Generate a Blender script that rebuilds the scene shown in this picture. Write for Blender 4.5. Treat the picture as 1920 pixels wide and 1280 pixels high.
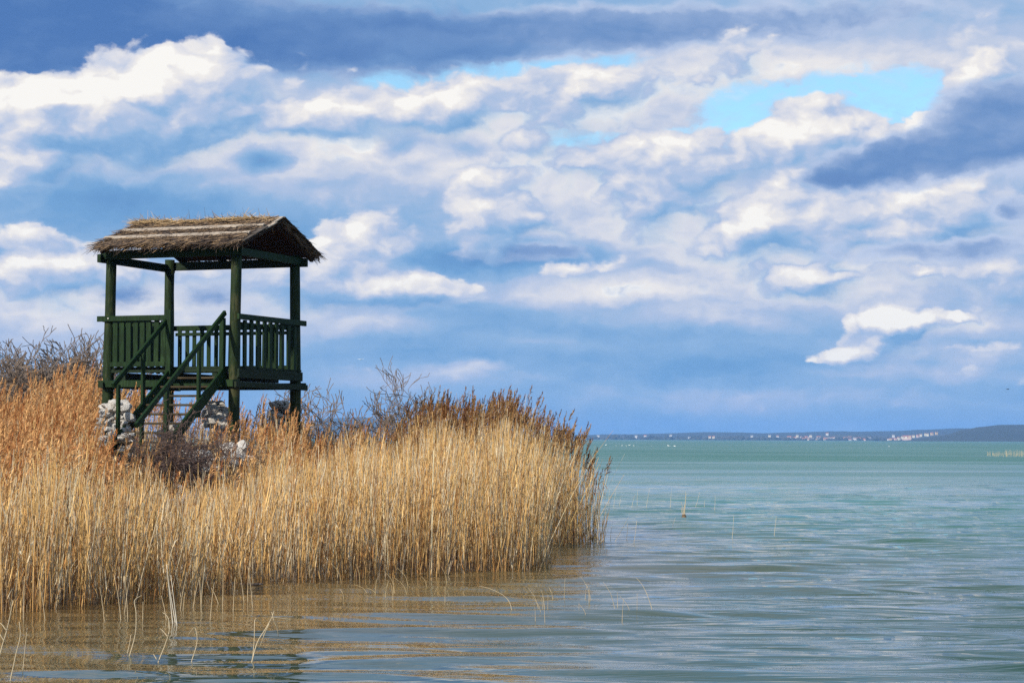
import bpy, bmesh, math, random
import numpy as np
from mathutils import Vector, Matrix

for o in list(bpy.data.objects):
    bpy.data.objects.remove(o)
scene = bpy.context.scene
C = scene.collection
R = math.radians

# ------------------------------------------------------------------ camera
F = 4000.0                       # focal length in photograph pixels (1920 wide)
HZ = 821.5                       # photograph row of the horizon
CAMH = 1.7
PITCH = math.atan((HZ - 640) / F)
ROLL = R(0.22)
cam_d = bpy.data.cameras.new('camera')
cam_d.sensor_width = 36.0
cam_d.lens = F / 1920 * 36.0
cam_d.clip_start = 0.1
cam_d.clip_end = 60000
cam = bpy.data.objects.new('camera', cam_d)
C.objects.link(cam)
cam.location = (0, 0, CAMH)
cam.rotation_mode = 'XYZ'
cam.matrix_world = (Matrix.Translation((0, 0, CAMH)) @ Matrix.Rotation(R(90) + PITCH, 4, 'X')
                    @ Matrix.Rotation(ROLL, 4, 'Z'))
scene.camera = cam

def S(r, g, b):
    """sRGB 0..255 -> linear"""
    f = lambda c: c / 12.92 if c <= 0.04045 else ((c + 0.055) / 1.055) ** 2.4
    return (f(r / 255), f(g / 255), f(b / 255))

# ------------------------------------------------------------------ node helper
class NT:
    def __init__(self, tree):
        self.t = tree
    def n(self, typ, ins=None, **kw):
        nd = self.t.nodes.new(typ)
        for k, v in kw.items():
            setattr(nd, k, v)
        for k, v in (ins or {}).items():
            s = nd.inputs[k]
            if isinstance(v, bpy.types.NodeSocket):
                self.t.links.new(v, s)
            else:
                s.default_value = v
        return nd
    def math(self, op, a, b=0.0, c=0.0, clamp=False):
        nd = self.n('ShaderNodeMath', {0: a, 1: b, 2: c}, operation=op)
        nd.use_clamp = clamp
        return nd.outputs[0]
    def vec(self, op, a, b=(0, 0, 0)):
        nd = self.n('ShaderNodeVectorMath', operation=op)
        for i, v in ((0, a), (1, b)):
            if isinstance(v, bpy.types.NodeSocket):
                self.t.links.new(v, nd.inputs[i])
            else:
                nd.inputs[i].default_value = v
        return nd.outputs[0]
    def scale(self, a, s):
        nd = self.n('ShaderNodeVectorMath', operation='SCALE')
        self.t.links.new(a, nd.inputs[0])
        nd.inputs['Scale'].default_value = s
        return nd.outputs[0]
    def smooth(self, v, lo, hi, a=0.0, b=1.0):
        nd = self.n('ShaderNodeMapRange', {0: v, 1: lo, 2: hi, 3: a, 4: b}, interpolation_type='SMOOTHSTEP')
        return nd.outputs[0]
    def lin(self, v, lo, hi, a=0.0, b=1.0):
        return self.n('ShaderNodeMapRange', {0: v, 1: lo, 2: hi, 3: a, 4: b}).outputs[0]
    def mix(self, f, a, b, blend='MIX'):
        nd = self.n('ShaderNodeMix', data_type='RGBA', blend_type=blend)
        for i, v in ((0, f), (6, a), (7, b)):
            if isinstance(v, bpy.types.NodeSocket):
                self.t.links.new(v, nd.inputs[i])
            elif i == 0:
                nd.inputs[i].default_value = v
            else:
                nd.inputs[i].default_value = (*v, 1) if len(v) == 3 else v
        return nd.outputs[2]
    def ramp(self, f, stops):
        nd = self.n('ShaderNodeValToRGB')
        self.t.links.new(f, nd.inputs[0])
        el = nd.color_ramp.elements
        while len(el) < len(stops):
            el.new(0.5)
        for e, (p, c) in zip(el, stops):
            e.position = p
            e.color = (*c, 1)
        return nd.outputs[0]
    def noise(self, v, scale, detail=4.0, rough=0.55, out=0, dist=0.0):
        nd = self.n('ShaderNodeTexNoise', {'Scale': scale, 'Detail': detail, 'Roughness': rough, 'Distortion': dist})
        if v is not None:
            self.t.links.new(v, nd.inputs['Vector'])
        return nd.outputs[out]

# ------------------------------------------------------------------ sun direction
SUN_EL, SUN_PHI = R(32), R(44)                     # phi: from straight behind the camera towards the left
sun_dir = Vector((-math.sin(SUN_PHI) * math.cos(SUN_EL), -math.cos(SUN_PHI) * math.cos(SUN_EL), math.sin(SUN_EL)))

# ------------------------------------------------------------------ world: Nishita sky + broken cloud
SKY_STRENGTH = 0.10
world = bpy.data.worlds.new('World')
scene.world = world
world.use_nodes = True
wt = world.node_tree
wt.nodes.clear()
N = NT(wt)
gen = N.n('ShaderNodeTexCoord').outputs['Generated']
sep = N.n('ShaderNodeSeparateXYZ', {0: gen})
az = N.math('DEGREES', N.math('ARCTAN2', sep.outputs[0], sep.outputs[1]))
elv = N.math('DEGREES', N.math('ARCSINE', sep.outputs[2]))
P0 = N.n('ShaderNodeCombineXYZ', {0: az, 1: elv, 2: 0.0}).outputs[0]
PS = N.vec('MULTIPLY', P0, (1.0, 1.55, 1.0))                 # clouds are flatter than wide
w1 = N.scale(N.vec('SUBTRACT', N.noise(PS, 0.50, 5, 0.55, 1), (0.5, 0.5, 0.5)), 1.25)
w2 = N.scale(N.vec('SUBTRACT', N.noise(PS, 2.3, 5, 0.6, 1), (0.5, 0.5, 0.5)), 0.32)
P = N.vec('ADD', P0, N.vec('MULTIPLY', N.vec('ADD', w1, w2), (1.0, 0.62, 0.0)))

def ae(px, py):
    return math.degrees(math.atan((px - 960) / F)), math.degrees(math.atan((HZ - py) / F))

def blobs(lst, grow=1.0, P=P, tall=1.0):
    acc = None
    for (px, py, rx, ry, a) in lst:
        a0, e0 = ae(px, py)
        sx, sy = math.degrees(rx / F) * grow, math.degrees(ry / F) * grow * tall
        m = N.n('ShaderNodeMapping', {'Vector': P, 'Location': (-a0 / sx, -e0 / sy, 0), 'Scale': (1 / sx, 1 / sy, 1)})
        g = N.n('ShaderNodeTexGradient', {'Vector': m.outputs[0]}, gradient_type='SPHERICAL').outputs['Fac']
        acc = N.math('MULTIPLY_ADD', g, a, acc if acc is not None else 0.0)
    return acc

def cloud_noise(v, det):
    n1 = N.noise(v, 0.66, det, 0.55)
    vo = N.n('ShaderNodeTexVoronoi', {'Vector': v, 'Scale': 0.85, 'Detail': 2.0, 'Roughness': 0.45}, feature='F1').outputs['Distance']
    return N.math('SUBTRACT', n1, N.math('MULTIPLY', vo, 0.30))
UP = (-0.20, 0.24, 0.0)                                      # towards the sun, in degrees of sky
PU = N.vec('ADD', P, UP)
n_a = cloud_noise(N.vec('MULTIPLY', P, (1.0, 1.5, 1.0)), 8)
n_r = cloud_noise(N.vec('MULTIPLY', P, (1.0, 1.5, 1.0)), 3.5)
n_b = cloud_noise(N.vec('MULTIPLY', PU, (1.0, 1.5, 1.0)), 3.5)
relief = N.math('SUBTRACT', n_r, n_b)
fine = N.noise(N.vec('MULTIPLY', P, (1.0, 1.9, 1.0)), 1.7, 6, 0.6)
streak = N.noise(N.vec('MULTIPLY', P, (0.35, 1.6, 1.0)), 0.55, 4, 0.5)

outside = N.smooth(N.vec('LENGTH', P0) if False else N.math('MAXIMUM', N.math('DIVIDE', N.math('ABSOLUTE', az), 15.5), N.math('DIVIDE', elv, 12.6)), 0.92, 1.12)

WHITE = [  # photo column, row, half width, half height, amount
    (385,148,92,50,1.0),(300,195,115,70,1.0),(215,190,110,55,.95),(95,205,130,42,.95),(10,215,90,40,.9),(330,250,90,75,.75),
    (50,265,150,40,.7),(60,325,75,48,.95),(10,345,70,40,.9),(390,245,65,32,.75),(250,300,60,60,.4),
    (560,160,85,40,.7),(560,235,110,30,.6),(850,196,85,36,.9),(745,215,130,40,.95),(640,235,110,30,.8),(960,200,140,55,.75),
    (1090,172,110,44,.8),(1140,152,60,24,.8),(1400,105,80,45,.55),(1290,140,150,50,.45),(640,330,70,40,.5),(870,330,70,40,.55),
    (1100,305,160,50,.85),(1240,285,110,45,.9),(1765,262,30,30,1.0),(1480,258,75,50,1.0),(1550,262,90,50,.95),(1650,262,120,34,.9),(1330,315,150,50,.75),(1740,250,40,25,.9),
    (915,405,70,55,1.45),(960,425,90,40,.6),(1195,395,75,40,1.0),(1290,375,80,40,.7),(1372,438,58,32,1.0),(1440,418,60,50,1.0),(1530,385,90,55,1.05),
    (1670,390,180,55,1.05),(1840,345,110,50,1.05),(1800,420,130,40,.85),(1560,440,150,30,.6),
    (1870,140,80,45,1.1),(1835,170,40,40,.9),(1780,60,90,30,.35),
    (600,500,130,55,1.0),(740,475,70,60,.7),(670,445,80,35,.75),(800,545,90,22,1.0),(680,540,160,32,.9),(520,520,90,50,.7),
    (120,270,120,40,.55),(200,240,120,60,.7),(430,160,60,50,.5),(480,230,80,40,.4),(30,505,85,40,.9),(90,545,110,30,.8),(260,520,50,45,.85),(150,500,70,30,.5),(60,450,80,16,.5),(400,510,70,40,.5),
    (1120,500,80,25,.65),(1050,520,50,18,.5),(1490,530,90,36,.95),(1560,525,80,26,.8),(1720,515,90,24,.85),(1880,512,80,40,1.3),(1650,575,90,20,.7),
    (1645,640,70,34,1.15),(1590,665,40,16,.7),(1730,603,80,15,1.0),(1690,610,50,20,.8),(1850,652,120,16,.6),(1000,400,50,20,.5),(1240,530,70,18,.6),(180,520,60,34,.6),(120,490,60,30,.6),(350,525,50,24,.5),(500,470,60,24,.5),(60,600,110,22,.5),(330,592,70,20,.5),(1560,470,60,18,.55),(1700,455,70,20,.6),(1330,470,60,24,.6),(1180,560,70,20,.5),(1420,500,50,20,.5),(1600,610,60,14,.4),(1800,590,50,14,.5),(1525,672,22,8,.8),(1830,690,40,12,.6),(1250,450,60,24,.6),(1080,440,50,24,.5),(1910,560,70,20,.5),
]
SOFT = [
    (200,375,190,60,-.28),(600,405,330,45,-.12),(960,482,200,30,-.5),(750,265,50,28,-.5),(482,305,45,22,-.6),(700,340,120,30,-.1),(860,275,60,20,-.3),
    (1100,230,560,100,.30),(1500,110,560,90,.34),(650,265,380,95,.22),(300,290,320,90,.24),(1000,365,380,65,.30),(1500,460,560,100,.30),
    (1200,545,260,50,.15),(400,580,380,70,.30),(60,600,260,80,.3),(1650,560,360,70,.25),(1010,552,110,22,.28),(1170,535,110,24,.30),(1290,590,120,18,.25),(1000,640,160,16,.22),(700,605,140,20,.25),(1420,610,110,16,.25),(1850,605,110,20,.28),(1600,700,200,16,.2),(895,682,55,12,.30),(850,698,60,14,.28),(740,715,220,28,.28),(1400,745,280,28,.22),
    (1850,660,240,40,.22),(1250,440,200,40,.15),(1700,760,300,30,.10),(1480,600,200,40,-.15),(1400,690,220,30,-.12),(840,630,250,50,-.10),
]
DARK_BACK = [
    (0,95,260,105,1.35),(210,50,300,95,1.25),(450,70,280,75,1.05),(690,95,260,55,.95),(880,60,320,50,1.0),(870,92,120,16,.5),(1100,62,320,40,.95),(1350,25,340,42,.8),
    (1700,45,300,50,.6),(960,478,150,22,.75),(400,555,80,40,.8),(1010,470,120,18,.6),(1500,570,160,20,.4),(1330,560,120,20,.3),
]
DARK_FRONT = [
    (1650,322,112,42,2.0),(1700,285,55,40,1.4),(1570,338,60,16,.9),(1885,252,125,82,2.5),(1800,300,60,30,.9),(1900,400,65,38,1.1),(1650,478,240,26,.8),
    (1850,470,160,26,.8),(225,555,85,26,.9),(700,505,60,16,.6),(860,470,40,14,.6),(740,265,50,24,.35),(480,305,40,20,.5),
]
HOLE = [
    (850,118,140,38,1.7),(770,142,95,32,1.4),(1070,98,130,24,1.6),(960,108,100,24,1.4),(720,165,60,18,1.0),(262,112,32,14,1.1),
    (1500,200,150,48,1.4),(1640,185,130,55,1.4),(1400,215,90,60,1.1),(1110,266,110,20,1.25),(1330,255,90,24,1.1),(600,205,70,12,.6),(1720,170,60,40,.9),(1290,262,60,20,.9),(1010,100,60,14,.8),
]
wh = N.math('MULTIPLY', blobs(WHITE, 1.55, P, 1.25), 1.16)
wh_up = N.math('MULTIPLY', blobs(WHITE, 1.55, PU, 1.25), 1.16)
so = N.math('MULTIPLY', blobs(SOFT, 1.5), 1.05)
dkb = blobs(DARK_BACK, 1.45)
dkf = blobs(DARK_FRONT, 1.45)
ho = blobs(HOLE, 1.35)
# open weather elsewhere in the sky: the same kind of broken cumulus
def elsewhere(v):
    return N.lin(N.noise(N.vec('MULTIPLY', v, (1.0, 1.7, 1.0)), 0.11, 5, 0.55), 0.40, 0.66, 0.0, 1.2)
g2 = N.noise(N.vec('ADD', N.vec('MULTIPLY', P0, (0.6, 1.5, 1.0)), (40.0, 17.0, 3.0)), 0.09, 4, 0.5)
ge = elsewhere(P0)
wh = N.math('MULTIPLY_ADD', outside, ge, wh)
wh_up = N.math('MULTIPLY_ADD', outside, ge, wh_up)
dkb = N.math('MULTIPLY_ADD', outside, N.lin(g2, 0.50, 0.70, 0.0, 0.9), dkb)
ho = N.math('MULTIPLY_ADD', outside, N.lin(g2, 0.50, 0.34, 0.0, 1.3), ho)

nz = N.math('SUBTRACT', n_a, 0.33)
finec = N.math('SUBTRACT', fine, 0.5)
cum_f = N.math('ADD', wh, N.math('MULTIPLY', nz, 1.55))
# how much the cloud thins out towards the sun: positive on the lit crown, negative at the base
shade = N.math('ADD', N.math('MULTIPLY', N.math('SUBTRACT', wh, wh_up), 0.85), N.math('MULTIPLY', relief, 1.0))
hi = N.lin(shade, -0.18, 0.22, 1.10, 0.48)
cum = N.n('ShaderNodeMapRange', {0: cum_f, 1: 0.17, 2: hi, 3: 0.0, 4: 1.0}, interpolation_type='SMOOTHSTEP').outputs[0]
cum_soft = N.smooth(cum_f, 0.0, 0.95)
st = N.math('ADD', N.math('ADD', so, N.lin(elv, 0.0, 9.0, 0.41, 0.47)), N.math('MULTIPLY', N.math('SUBTRACT', streak, 0.5), 0.55))
st = N.math('ADD', st, N.math('MULTIPLY', relief, 0.22))
st = N.math('ADD', st, N.math('MULTIPLY', finec, 0.12))
st = N.math('ADD', st, N.math('MULTIPLY', cum_soft, 0.22))
bright = N.math('ADD', 0.715, N.math('MULTIPLY', N.n('ShaderNodeMapRange', {0: shade, 1: -0.5, 2: 0.5, 3: -0.66, 4: 0.40}).outputs[0], 0.66))
bright = N.math('ADD', bright, N.math('MULTIPLY', N.smooth(cum_f, 0.5, 1.6), 0.08))
bright = N.math('ADD', bright, N.math('MULTIPLY', finec, 0.16))
CR = [(0.0, S(94, 142, 197)), (0.28, S(116, 164, 212)), (0.5, S(146, 182, 221)), (0.68, S(182, 198, 226)),
      (0.84, S(223, 224, 232)), (0.95, S(244, 240, 236)), (1.0, S(254, 251, 245))]
K = 2 ** -0.15 / SKY_STRENGTH                                # cloud tones are set for the final exposure
sky = N.n('ShaderNodeTexSky', sky_type='NISHITA')
sky.sun_disc = False
sky.sun_elevation = SUN_EL
sky.sun_rotation = math.atan2(sun_dir.x, sun_dir.y)
sky.air_density = 1.0
sky.dust_density = 0.6
sky.ozone_density = 2.0
clear = N.mix(1.0, sky.outputs[0], (1.10, 1.44, 1.50), 'MULTIPLY')
col = N.mix(1.0, N.ramp(st, CR), (K, K, K), 'MULTIPLY')
ho_n = N.math('ADD', N.math('MULTIPLY', finec, 1.9), N.math('MULTIPLY', nz, -1.1))
ho_m = N.smooth(N.math('MULTIPLY_ADD', ho_n, N.smooth(ho, 0.0, 0.35), ho), 0.12, 1.0)
col = N.mix(N.math('MULTIPLY', ho_m, N.lin(fine, 0.42, 0.68, 1.0, 0.72)), col, clear)
def dark(dk, col, top):
    f = N.math('ADD', dk, N.math('ADD', N.math('MULTIPLY', nz, 0.9), N.math('MULTIPLY', finec, 0.45)))
    msk = N.math('MULTIPLY', N.smooth(f, 0.18, top), 0.96)
    v = N.math('ADD', N.math('MULTIPLY', N.smooth(f, 1.5, 0.35), 0.56), N.math('ADD', N.math('MULTIPLY', relief, 0.35), N.lin(az, -10, 3, 0.0, 0.46)))
    v = N.math('ADD', v, N.math('MULTIPLY', N.math('SUBTRACT', streak, 0.5), 0.95))
    c = N.ramp(v, [(0.0, S(76, 118, 180)), (0.45, S(108, 145, 197)), (0.75, S(144, 170, 211)), (1.0, S(192, 206, 232))])
    return N.mix(msk, col, N.mix(1.0, c, (K, K, K), 'MULTIPLY'))
col = dark(dkb, col, 0.74)
col = N.mix(cum, col, N.mix(1.0, N.ramp(bright, CR), (K, K, K), 'MULTIPLY'))
col = dark(dkf, col, 0.66)
bg = N.n('ShaderNodeBackground', {'Strength': SKY_STRENGTH, 'Color': col})
out = N.n('ShaderNodeOutputWorld', {'Surface': bg.outputs[0]})
world.cycles.sampling_method = 'MANUAL'
world.cycles.sample_map_resolution = 1024

# ------------------------------------------------------------------ sun, exposure
sl = bpy.data.lights.new('sun', 'SUN')
sl.energy = 5.0
sl.angle = R(0.53)
sl.color = (1.0, 0.93, 0.82)
sun = bpy.data.objects.new('sun', sl)
C.objects.link(sun)
sun.rotation_euler = (-sun_dir).to_track_quat('-Z', 'Y').to_euler()
scene.view_settings.view_transform = 'Standard'
scene.view_settings.look = 'None'
scene.view_settings.exposure = 0.15
scene.view_settings.gamma = 1.0
scene.view_settings.use_curve_mapping = False
scene.cycles.max_bounces = 5
scene.cycles.diffuse_bounces = 2
scene.cycles.glossy_bounces = 3
scene.cycles.volume_bounces = 1
scene.cycles.transparent_max_bounces = 8
scene.cycles.use_denoising = False

# ------------------------------------------------------------------ placing: a photograph pixel at a distance -> a point
cp, sp_ = math.cos(PITCH), math.sin(PITCH)
def at(px, py, Y):
    u, v = px - 960, 640 - py
    dy, dz = F * cp - v * sp_, F * sp_ + v * cp
    t = Y / dy
    return Vector((u * t, Y, CAMH + dz * t))
def on_water(px, py, z=0.0):
    u, v = px - 960, 640 - py
    dy, dz = F * cp - v * sp_, F * sp_ + v * cp
    t = (z - CAMH) / dz
    return Vector((u * t, dy * t, z))

# ------------------------------------------------------------------ object helpers
def tag(o, label=None, cat=None, group=None, kind=None):
    if label: o['label'] = label
    if cat: o['category'] = cat
    if group: o['group'] = group
    if kind: o['kind'] = kind
    return o
def empty(name, loc, label, cat, group=None, rot=0.0):
    o = bpy.data.objects.new(name, None)
    C.objects.link(o)
    o.location = loc
    o.rotation_euler = (0, 0, rot)
    o.empty_display_size = 0.2
    return tag(o, label, cat, group)
def link(name, me, mats, parent=None, smooth=False):
    if not isinstance(mats, (list, tuple)):
        mats = [mats]
    if not me.materials:
        for m in mats:
            me.materials.append(m)
    if smooth:
        me.shade_smooth()
    o = bpy.data.objects.new(name, me)
    C.objects.link(o)
    if parent is not None:
        o.parent = parent
    return o

class MB:
    """collects vertices and faces; builds ONE mesh"""
    def __init__(self):
        self.v, self.f, self.m = [], [], []
    def add(self, vs, fs, mi=0):
        b = len(self.v)
        self.v += [tuple(p) for p in vs]
        self.f += [tuple(b + i for i in f) for f in fs]
        self.m += [mi] * len(fs)
    def beam(self, a, b, w, h, up=(0, 0, 1), mi=0, bev=0.006):
        """rectangular timber from a to b, w across, h along up, with eased long edges"""
        a, b = Vector(a), Vector(b)
        d = (b - a).normalized()
        up = Vector(up)
        s = d.cross(up)
        if s.length < 1e-4:
            s = d.cross(Vector((0, 1, 0)))
        s.normalize()
        u = s.cross(d).normalized()
        e = min(bev, w * .3, h * .3)
        prof = [(-w/2+e,-h/2),(w/2-e,-h/2),(w/2,-h/2+e),(w/2,h/2-e),(w/2-e,h/2),(-w/2+e,h/2),(-w/2,h/2-e),(-w/2,-h/2+e)]
        vs = [p + s*x + u*y for p in (a, b) for x, y in prof]
        fs = [(i, (i+1) % 8, 8+(i+1) % 8, 8+i) for i in range(8)] + [tuple(range(7, -1, -1)), tuple(range(8, 16))]
        self.add(vs, fs, mi)
    def tube(self, pts, rad, n=6, mi=0, caps=True):
        pts = [Vector(p) for p in pts]
        vs, fs = [], []
        for i, p in enumerate(pts):
            d = (pts[min(i+1, len(pts)-1)] - pts[max(i-1, 0)]).normalized()
            s = d.cross(Vector((0.13, 1, 0.07))) if abs(d.y) < .95 else d.cross(Vector((0, 0, 1)))
            s.normalize()
            u = s.cross(d)
            r = rad[i] if isinstance(rad, (list, tuple)) else rad
            vs += [p + (s*math.cos(2*math.pi*k/n) + u*math.sin(2*math.pi*k/n))*r for k in range(n)]
        for i in range(len(pts)-1):
            fs += [(i*n+k, i*n+(k+1) % n, (i+1)*n+(k+1) % n, (i+1)*n+k) for k in range(n)]
        if caps:
            fs += [tuple(range(n-1, -1, -1)), tuple((len(pts)-1)*n+k for k in range(n))]
        self.add(vs, fs, mi)
    def mesh(self, name):
        me = bpy.data.meshes.new(name)
        me.from_pydata(self.v, [], self.f)
        if any(self.m):
            me.polygons.foreach_set('material_index', self.m)
        me.update()
        return me
    def build(self, name, mats, parent=None, smooth=False):
        return link(name, self.mesh(name), mats, parent, smooth)

def np_mesh(name, verts, tris, cols=None, mi=None):
    me = bpy.data.meshes.new(name)
    nv, nt = len(verts), len(tris)
    me.vertices.add(nv)
    me.vertices.foreach_set('co', np.asarray(verts, np.float32).ravel())
    k = tris.shape[1]
    me.loops.add(nt * k)
    me.loops.foreach_set('vertex_index', np.asarray(tris, np.int32).ravel())
    me.polygons.add(nt)
    me.polygons.foreach_set('loop_start', np.arange(0, nt * k, k, dtype=np.int32))
    if mi is not None:
        me.polygons.foreach_set('material_index', np.asarray(mi, np.int32))
    if cols is not None:
        ca = me.color_attributes.new('tint', 'FLOAT_COLOR', 'POINT')
        c4 = np.ones((nv, 4), np.float32)
        c4[:, :3] = cols
        ca.data.foreach_set('color', c4.ravel())
    me.update(calc_edges=True)
    me.validate()
    return me

# ------------------------------------------------------------------ materials
def new_mat(name):
    m = bpy.data.materials.new(name)
    m.use_nodes = True
    m.node_tree.nodes.clear()
    return m, NT(m.node_tree)
def finish(nt, bsdf):
    nt.n('ShaderNodeOutputMaterial', {'Surface': bsdf})

def paint_mat(name, col, worn, amount=0.25, rough=0.6, grain_axis=2):
    """painted timber: streaky grain, worn paint, small knots"""
    m, n = new_mat(name)
    tc = n.n('ShaderNodeTexCoord').outputs['Object']
    sc = [9.0, 9.0, 9.0]
    sc[grain_axis] = 1.2
    v = n.vec('MULTIPLY', tc, tuple(sc))
    g = n.noise(v, 4.0, 5, 0.65)
    b = n.noise(tc, 2.2, 5, 0.6)
    s = n.noise(tc, 17.0, 4, 0.6)
    base = n.mix(n.lin(g, 0.3, 0.7), tuple(c * 0.5 for c in col), tuple(c * 1.6 for c in col))
    wear = n.smooth(n.math('ADD', b, n.math('MULTIPLY', n.math('SUBTRACT', g, 0.5), 0.5)), 0.52, 0.75)
    base = n.mix(n.math('MULTIPLY', wear, amount), base, worn)
    base = n.mix(n.math('MULTIPLY', n.smooth(s, 0.62, 0.78), 0.5), base, tuple(c * 0.4 for c in col))
    bump = n.n('ShaderNodeBump', {'Strength': 0.5, 'Distance': 0.01, 'Height': g})
    p = n.n('ShaderNodeBsdfPrincipled', {'Base Color': base, 'Roughness': rough, 'Normal': bump.outputs[0]})
    p.inputs['Specular IOR Level'].default_value = 0.12
    finish(n, p.outputs[0])
    return m
GREEN = (0.0085, 0.0235, 0.0065)
M_post = paint_mat('green_stained_log', (0.015, 0.027, 0.009), (0.085, 0.075, 0.03), 0.6)
M_green = paint_mat('green_stained_board', GREEN, (0.03, 0.06, 0.02), 0.5)
M_deck = paint_mat('dark_deck_board', (0.012, 0.022, 0.010), (0.03, 0.032, 0.02), 0.4, 0.7, 1)
M_lath = paint_mat('grey_weathered_lath', (0.34, 0.28, 0.22), (0.46, 0.40, 0.33), 0.5, 0.8, 0)
M_verge = paint_mat('dark_weathered_board', (0.075, 0.06, 0.048), (0.2, 0.17, 0.14), 0.5, 0.85, 0)
M_tread = paint_mat('brown_worn_tread', (0.045, 0.034, 0.018), (0.10, 0.08, 0.05), 0.5, 0.8, 0)
M_under = paint_mat('brown_roof_board', (0.034, 0.016, 0.008), (0.07, 0.035, 0.02), 0.4, 0.8, 0)
m, n = new_mat('bolt_steel')
finish(n, n.n('ShaderNodeBsdfPrincipled', {'Base Color': (0.5, 0.48, 0.42, 1), 'Metallic': 0.8, 'Roughness': 0.45}).outputs[0])
M_bolt = m

def tint_mat(name, mul=(1, 1, 1), rough=0.75, trans=0.25, spec=0.2):
    """plant fibre coloured by each piece's own tint, a little light passing through"""
    m, n = new_mat(name)
    a = n.n('ShaderNodeAttribute', attribute_name='tint').outputs['Color']
    pos = n.n('ShaderNodeTexCoord').outputs['Object']
    sp = n.noise(n.vec('MULTIPLY', pos, (40.0, 40.0, 6.0)), 1.0, 3, 0.6)
    c = n.mix(1.0, a, n.ramp(sp, [(0.25, tuple(0.72 * x for x in mul)), (0.75, tuple(1.2 * x for x in mul))]), 'MULTIPLY')
    p = n.n('ShaderNodeBsdfPrincipled', {'Base Color': c, 'Roughness': rough})
    p.inputs['Specular IOR Level'].default_value = spec
    t = n.n('ShaderNodeBsdfTranslucent', {'Color': c})
    mx = n.n('ShaderNodeMixShader', {0: trans, 1: p.outputs[0], 2: t.outputs[0]})
    finish(n, mx.outputs[0])
    return m
M_reed = tint_mat('dry_reed')
M_thatch = tint_mat('old_thatch', rough=0.85, trans=0.05)
def bark_mat(name, col):
    m, n = new_mat(name)
    tc = n.n('ShaderNodeTexCoord').outputs['Object']
    g = n.noise(tc, 14.0, 5, 0.65)
    c = n.mix(n.lin(g, 0.3, 0.7), tuple(x * 0.6 for x in col), tuple(x * 1.4 for x in col))
    finish(n, n.n('ShaderNodeBsdfPrincipled', {'Base Color': c, 'Roughness': 0.85}).outputs[0])
    return m
M_bark = bark_mat('grey_bark', (0.15, 0.11, 0.085))
M_twig = bark_mat('grey_brown_twig', (0.135, 0.098, 0.072))
M_twig_d = bark_mat('dark_bramble_twig', (0.075, 0.045, 0.035))
m, n = new_mat('white_limestone')
tc = n.n('ShaderNodeTexCoord').outputs['Object']
a_ = n.noise(tc, 3.0, 6, 0.65); b_ = n.noise(tc, 14.0, 5, 0.6)
c_ = n.ramp(a_, [(0.22, (0.40, 0.35, 0.29)), (0.45, (0.68, 0.63, 0.56)), (0.75, (0.80, 0.77, 0.71))])
c_ = n.mix(n.math('MULTIPLY', n.smooth(b_, 0.58, 0.72), 0.6), c_, (0.16, 0.14, 0.11))
bp = n.n('ShaderNodeBump', {'Strength': 0.9, 'Distance': 0.05, 'Height': b_})
finish(n, n.n('ShaderNodeBsdfPrincipled', {'Base Color': c_, 'Roughness': 0.9, 'Normal': bp.outputs[0]}).outputs[0])
M_stone = m
m, n = new_mat('marsh_soil')
tc = n.n('ShaderNodeTexCoord').outputs['Object']
a_ = n.noise(tc, 2.0, 8, 0.7)
c_ = n.ramp(a_, [(0.3, (0.05, 0.033, 0.02)), (0.5, (0.12, 0.08, 0.045)), (0.7, (0.22, 0.16, 0.09))])
bp = n.n('ShaderNodeBump', {'Strength': 0.8, 'Distance': 0.1, 'Height': a_})
finish(n, n.n('ShaderNodeBsdfPrincipled', {'Base Color': c_, 'Roughness': 0.95, 'Normal': bp.outputs[0]}).outputs[0])
M_soil = m

# water
m, n = new_mat('lake_water')
geo = n.n('ShaderNodeNewGeometry').outputs['Position']
r1 = n.noise(n.vec('MULTIPLY', geo, (0.65, 3.9, 1.0)), 1.0, 3, 0.5, 0, 0.6)
r2 = n.noise(n.vec('MULTIPLY', geo, (1.7, 9.0, 1.0)), 1.0, 2, 0.5)
r3 = n.noise(n.vec('MULTIPLY', geo, (0.10, 0.42, 1.0)), 1.0, 4, 0.55)
patch = n.noise(n.vec('MULTIPLY', geo, (0.02, 0.075, 1.0)), 1.0, 4, 0.55)
gust = n.smooth(patch, 0.38, 0.64, 0.45, 1.15)
sepg = n.n('ShaderNodeSeparateXYZ', {0: geo})
dist = n.vec('LENGTH', geo)
dist = dist.node.outputs['Value']
far = n.smooth(n.math('ADD', dist, n.math('MULTIPLY', n.math('SUBTRACT', patch, 0.5), 120.0)), 22.0, 210.0, 0.0, 1.0)
hgt = n.math('ADD', n.math('MULTIPLY', r1, n.lin(far, 0, 1, 0.058, 0.14)), n.math('ADD', n.math('MULTIPLY', r2, n.lin(far, 0, 1, 0.0060, 0.012)), n.math('MULTIPLY', r3, n.lin(far, 0, 1, 0.012, 0.40))))
lee = n.smooth(n.math('ADD', sepg.outputs[0], n.math('MULTIPLY', n.math('SUBTRACT', patch, 0.5), 5.0)), -1.5, 4.0, 0.16, 1.0)
lee = n.math('MAXIMUM', lee, n.smooth(sepg.outputs[1], 36.0, 50.0))
hgt = n.math('MULTIPLY', n.math('MULTIPLY', hgt, gust), lee)
bp = n.n('ShaderNodeBump', {'Strength': 1.0, 'Distance': 1.0, 'Height': hgt})
cl = n.noise(n.vec('MULTIPLY', geo, (0.006, 0.02, 1.0)), 1.0, 3, 0.5)
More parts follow.
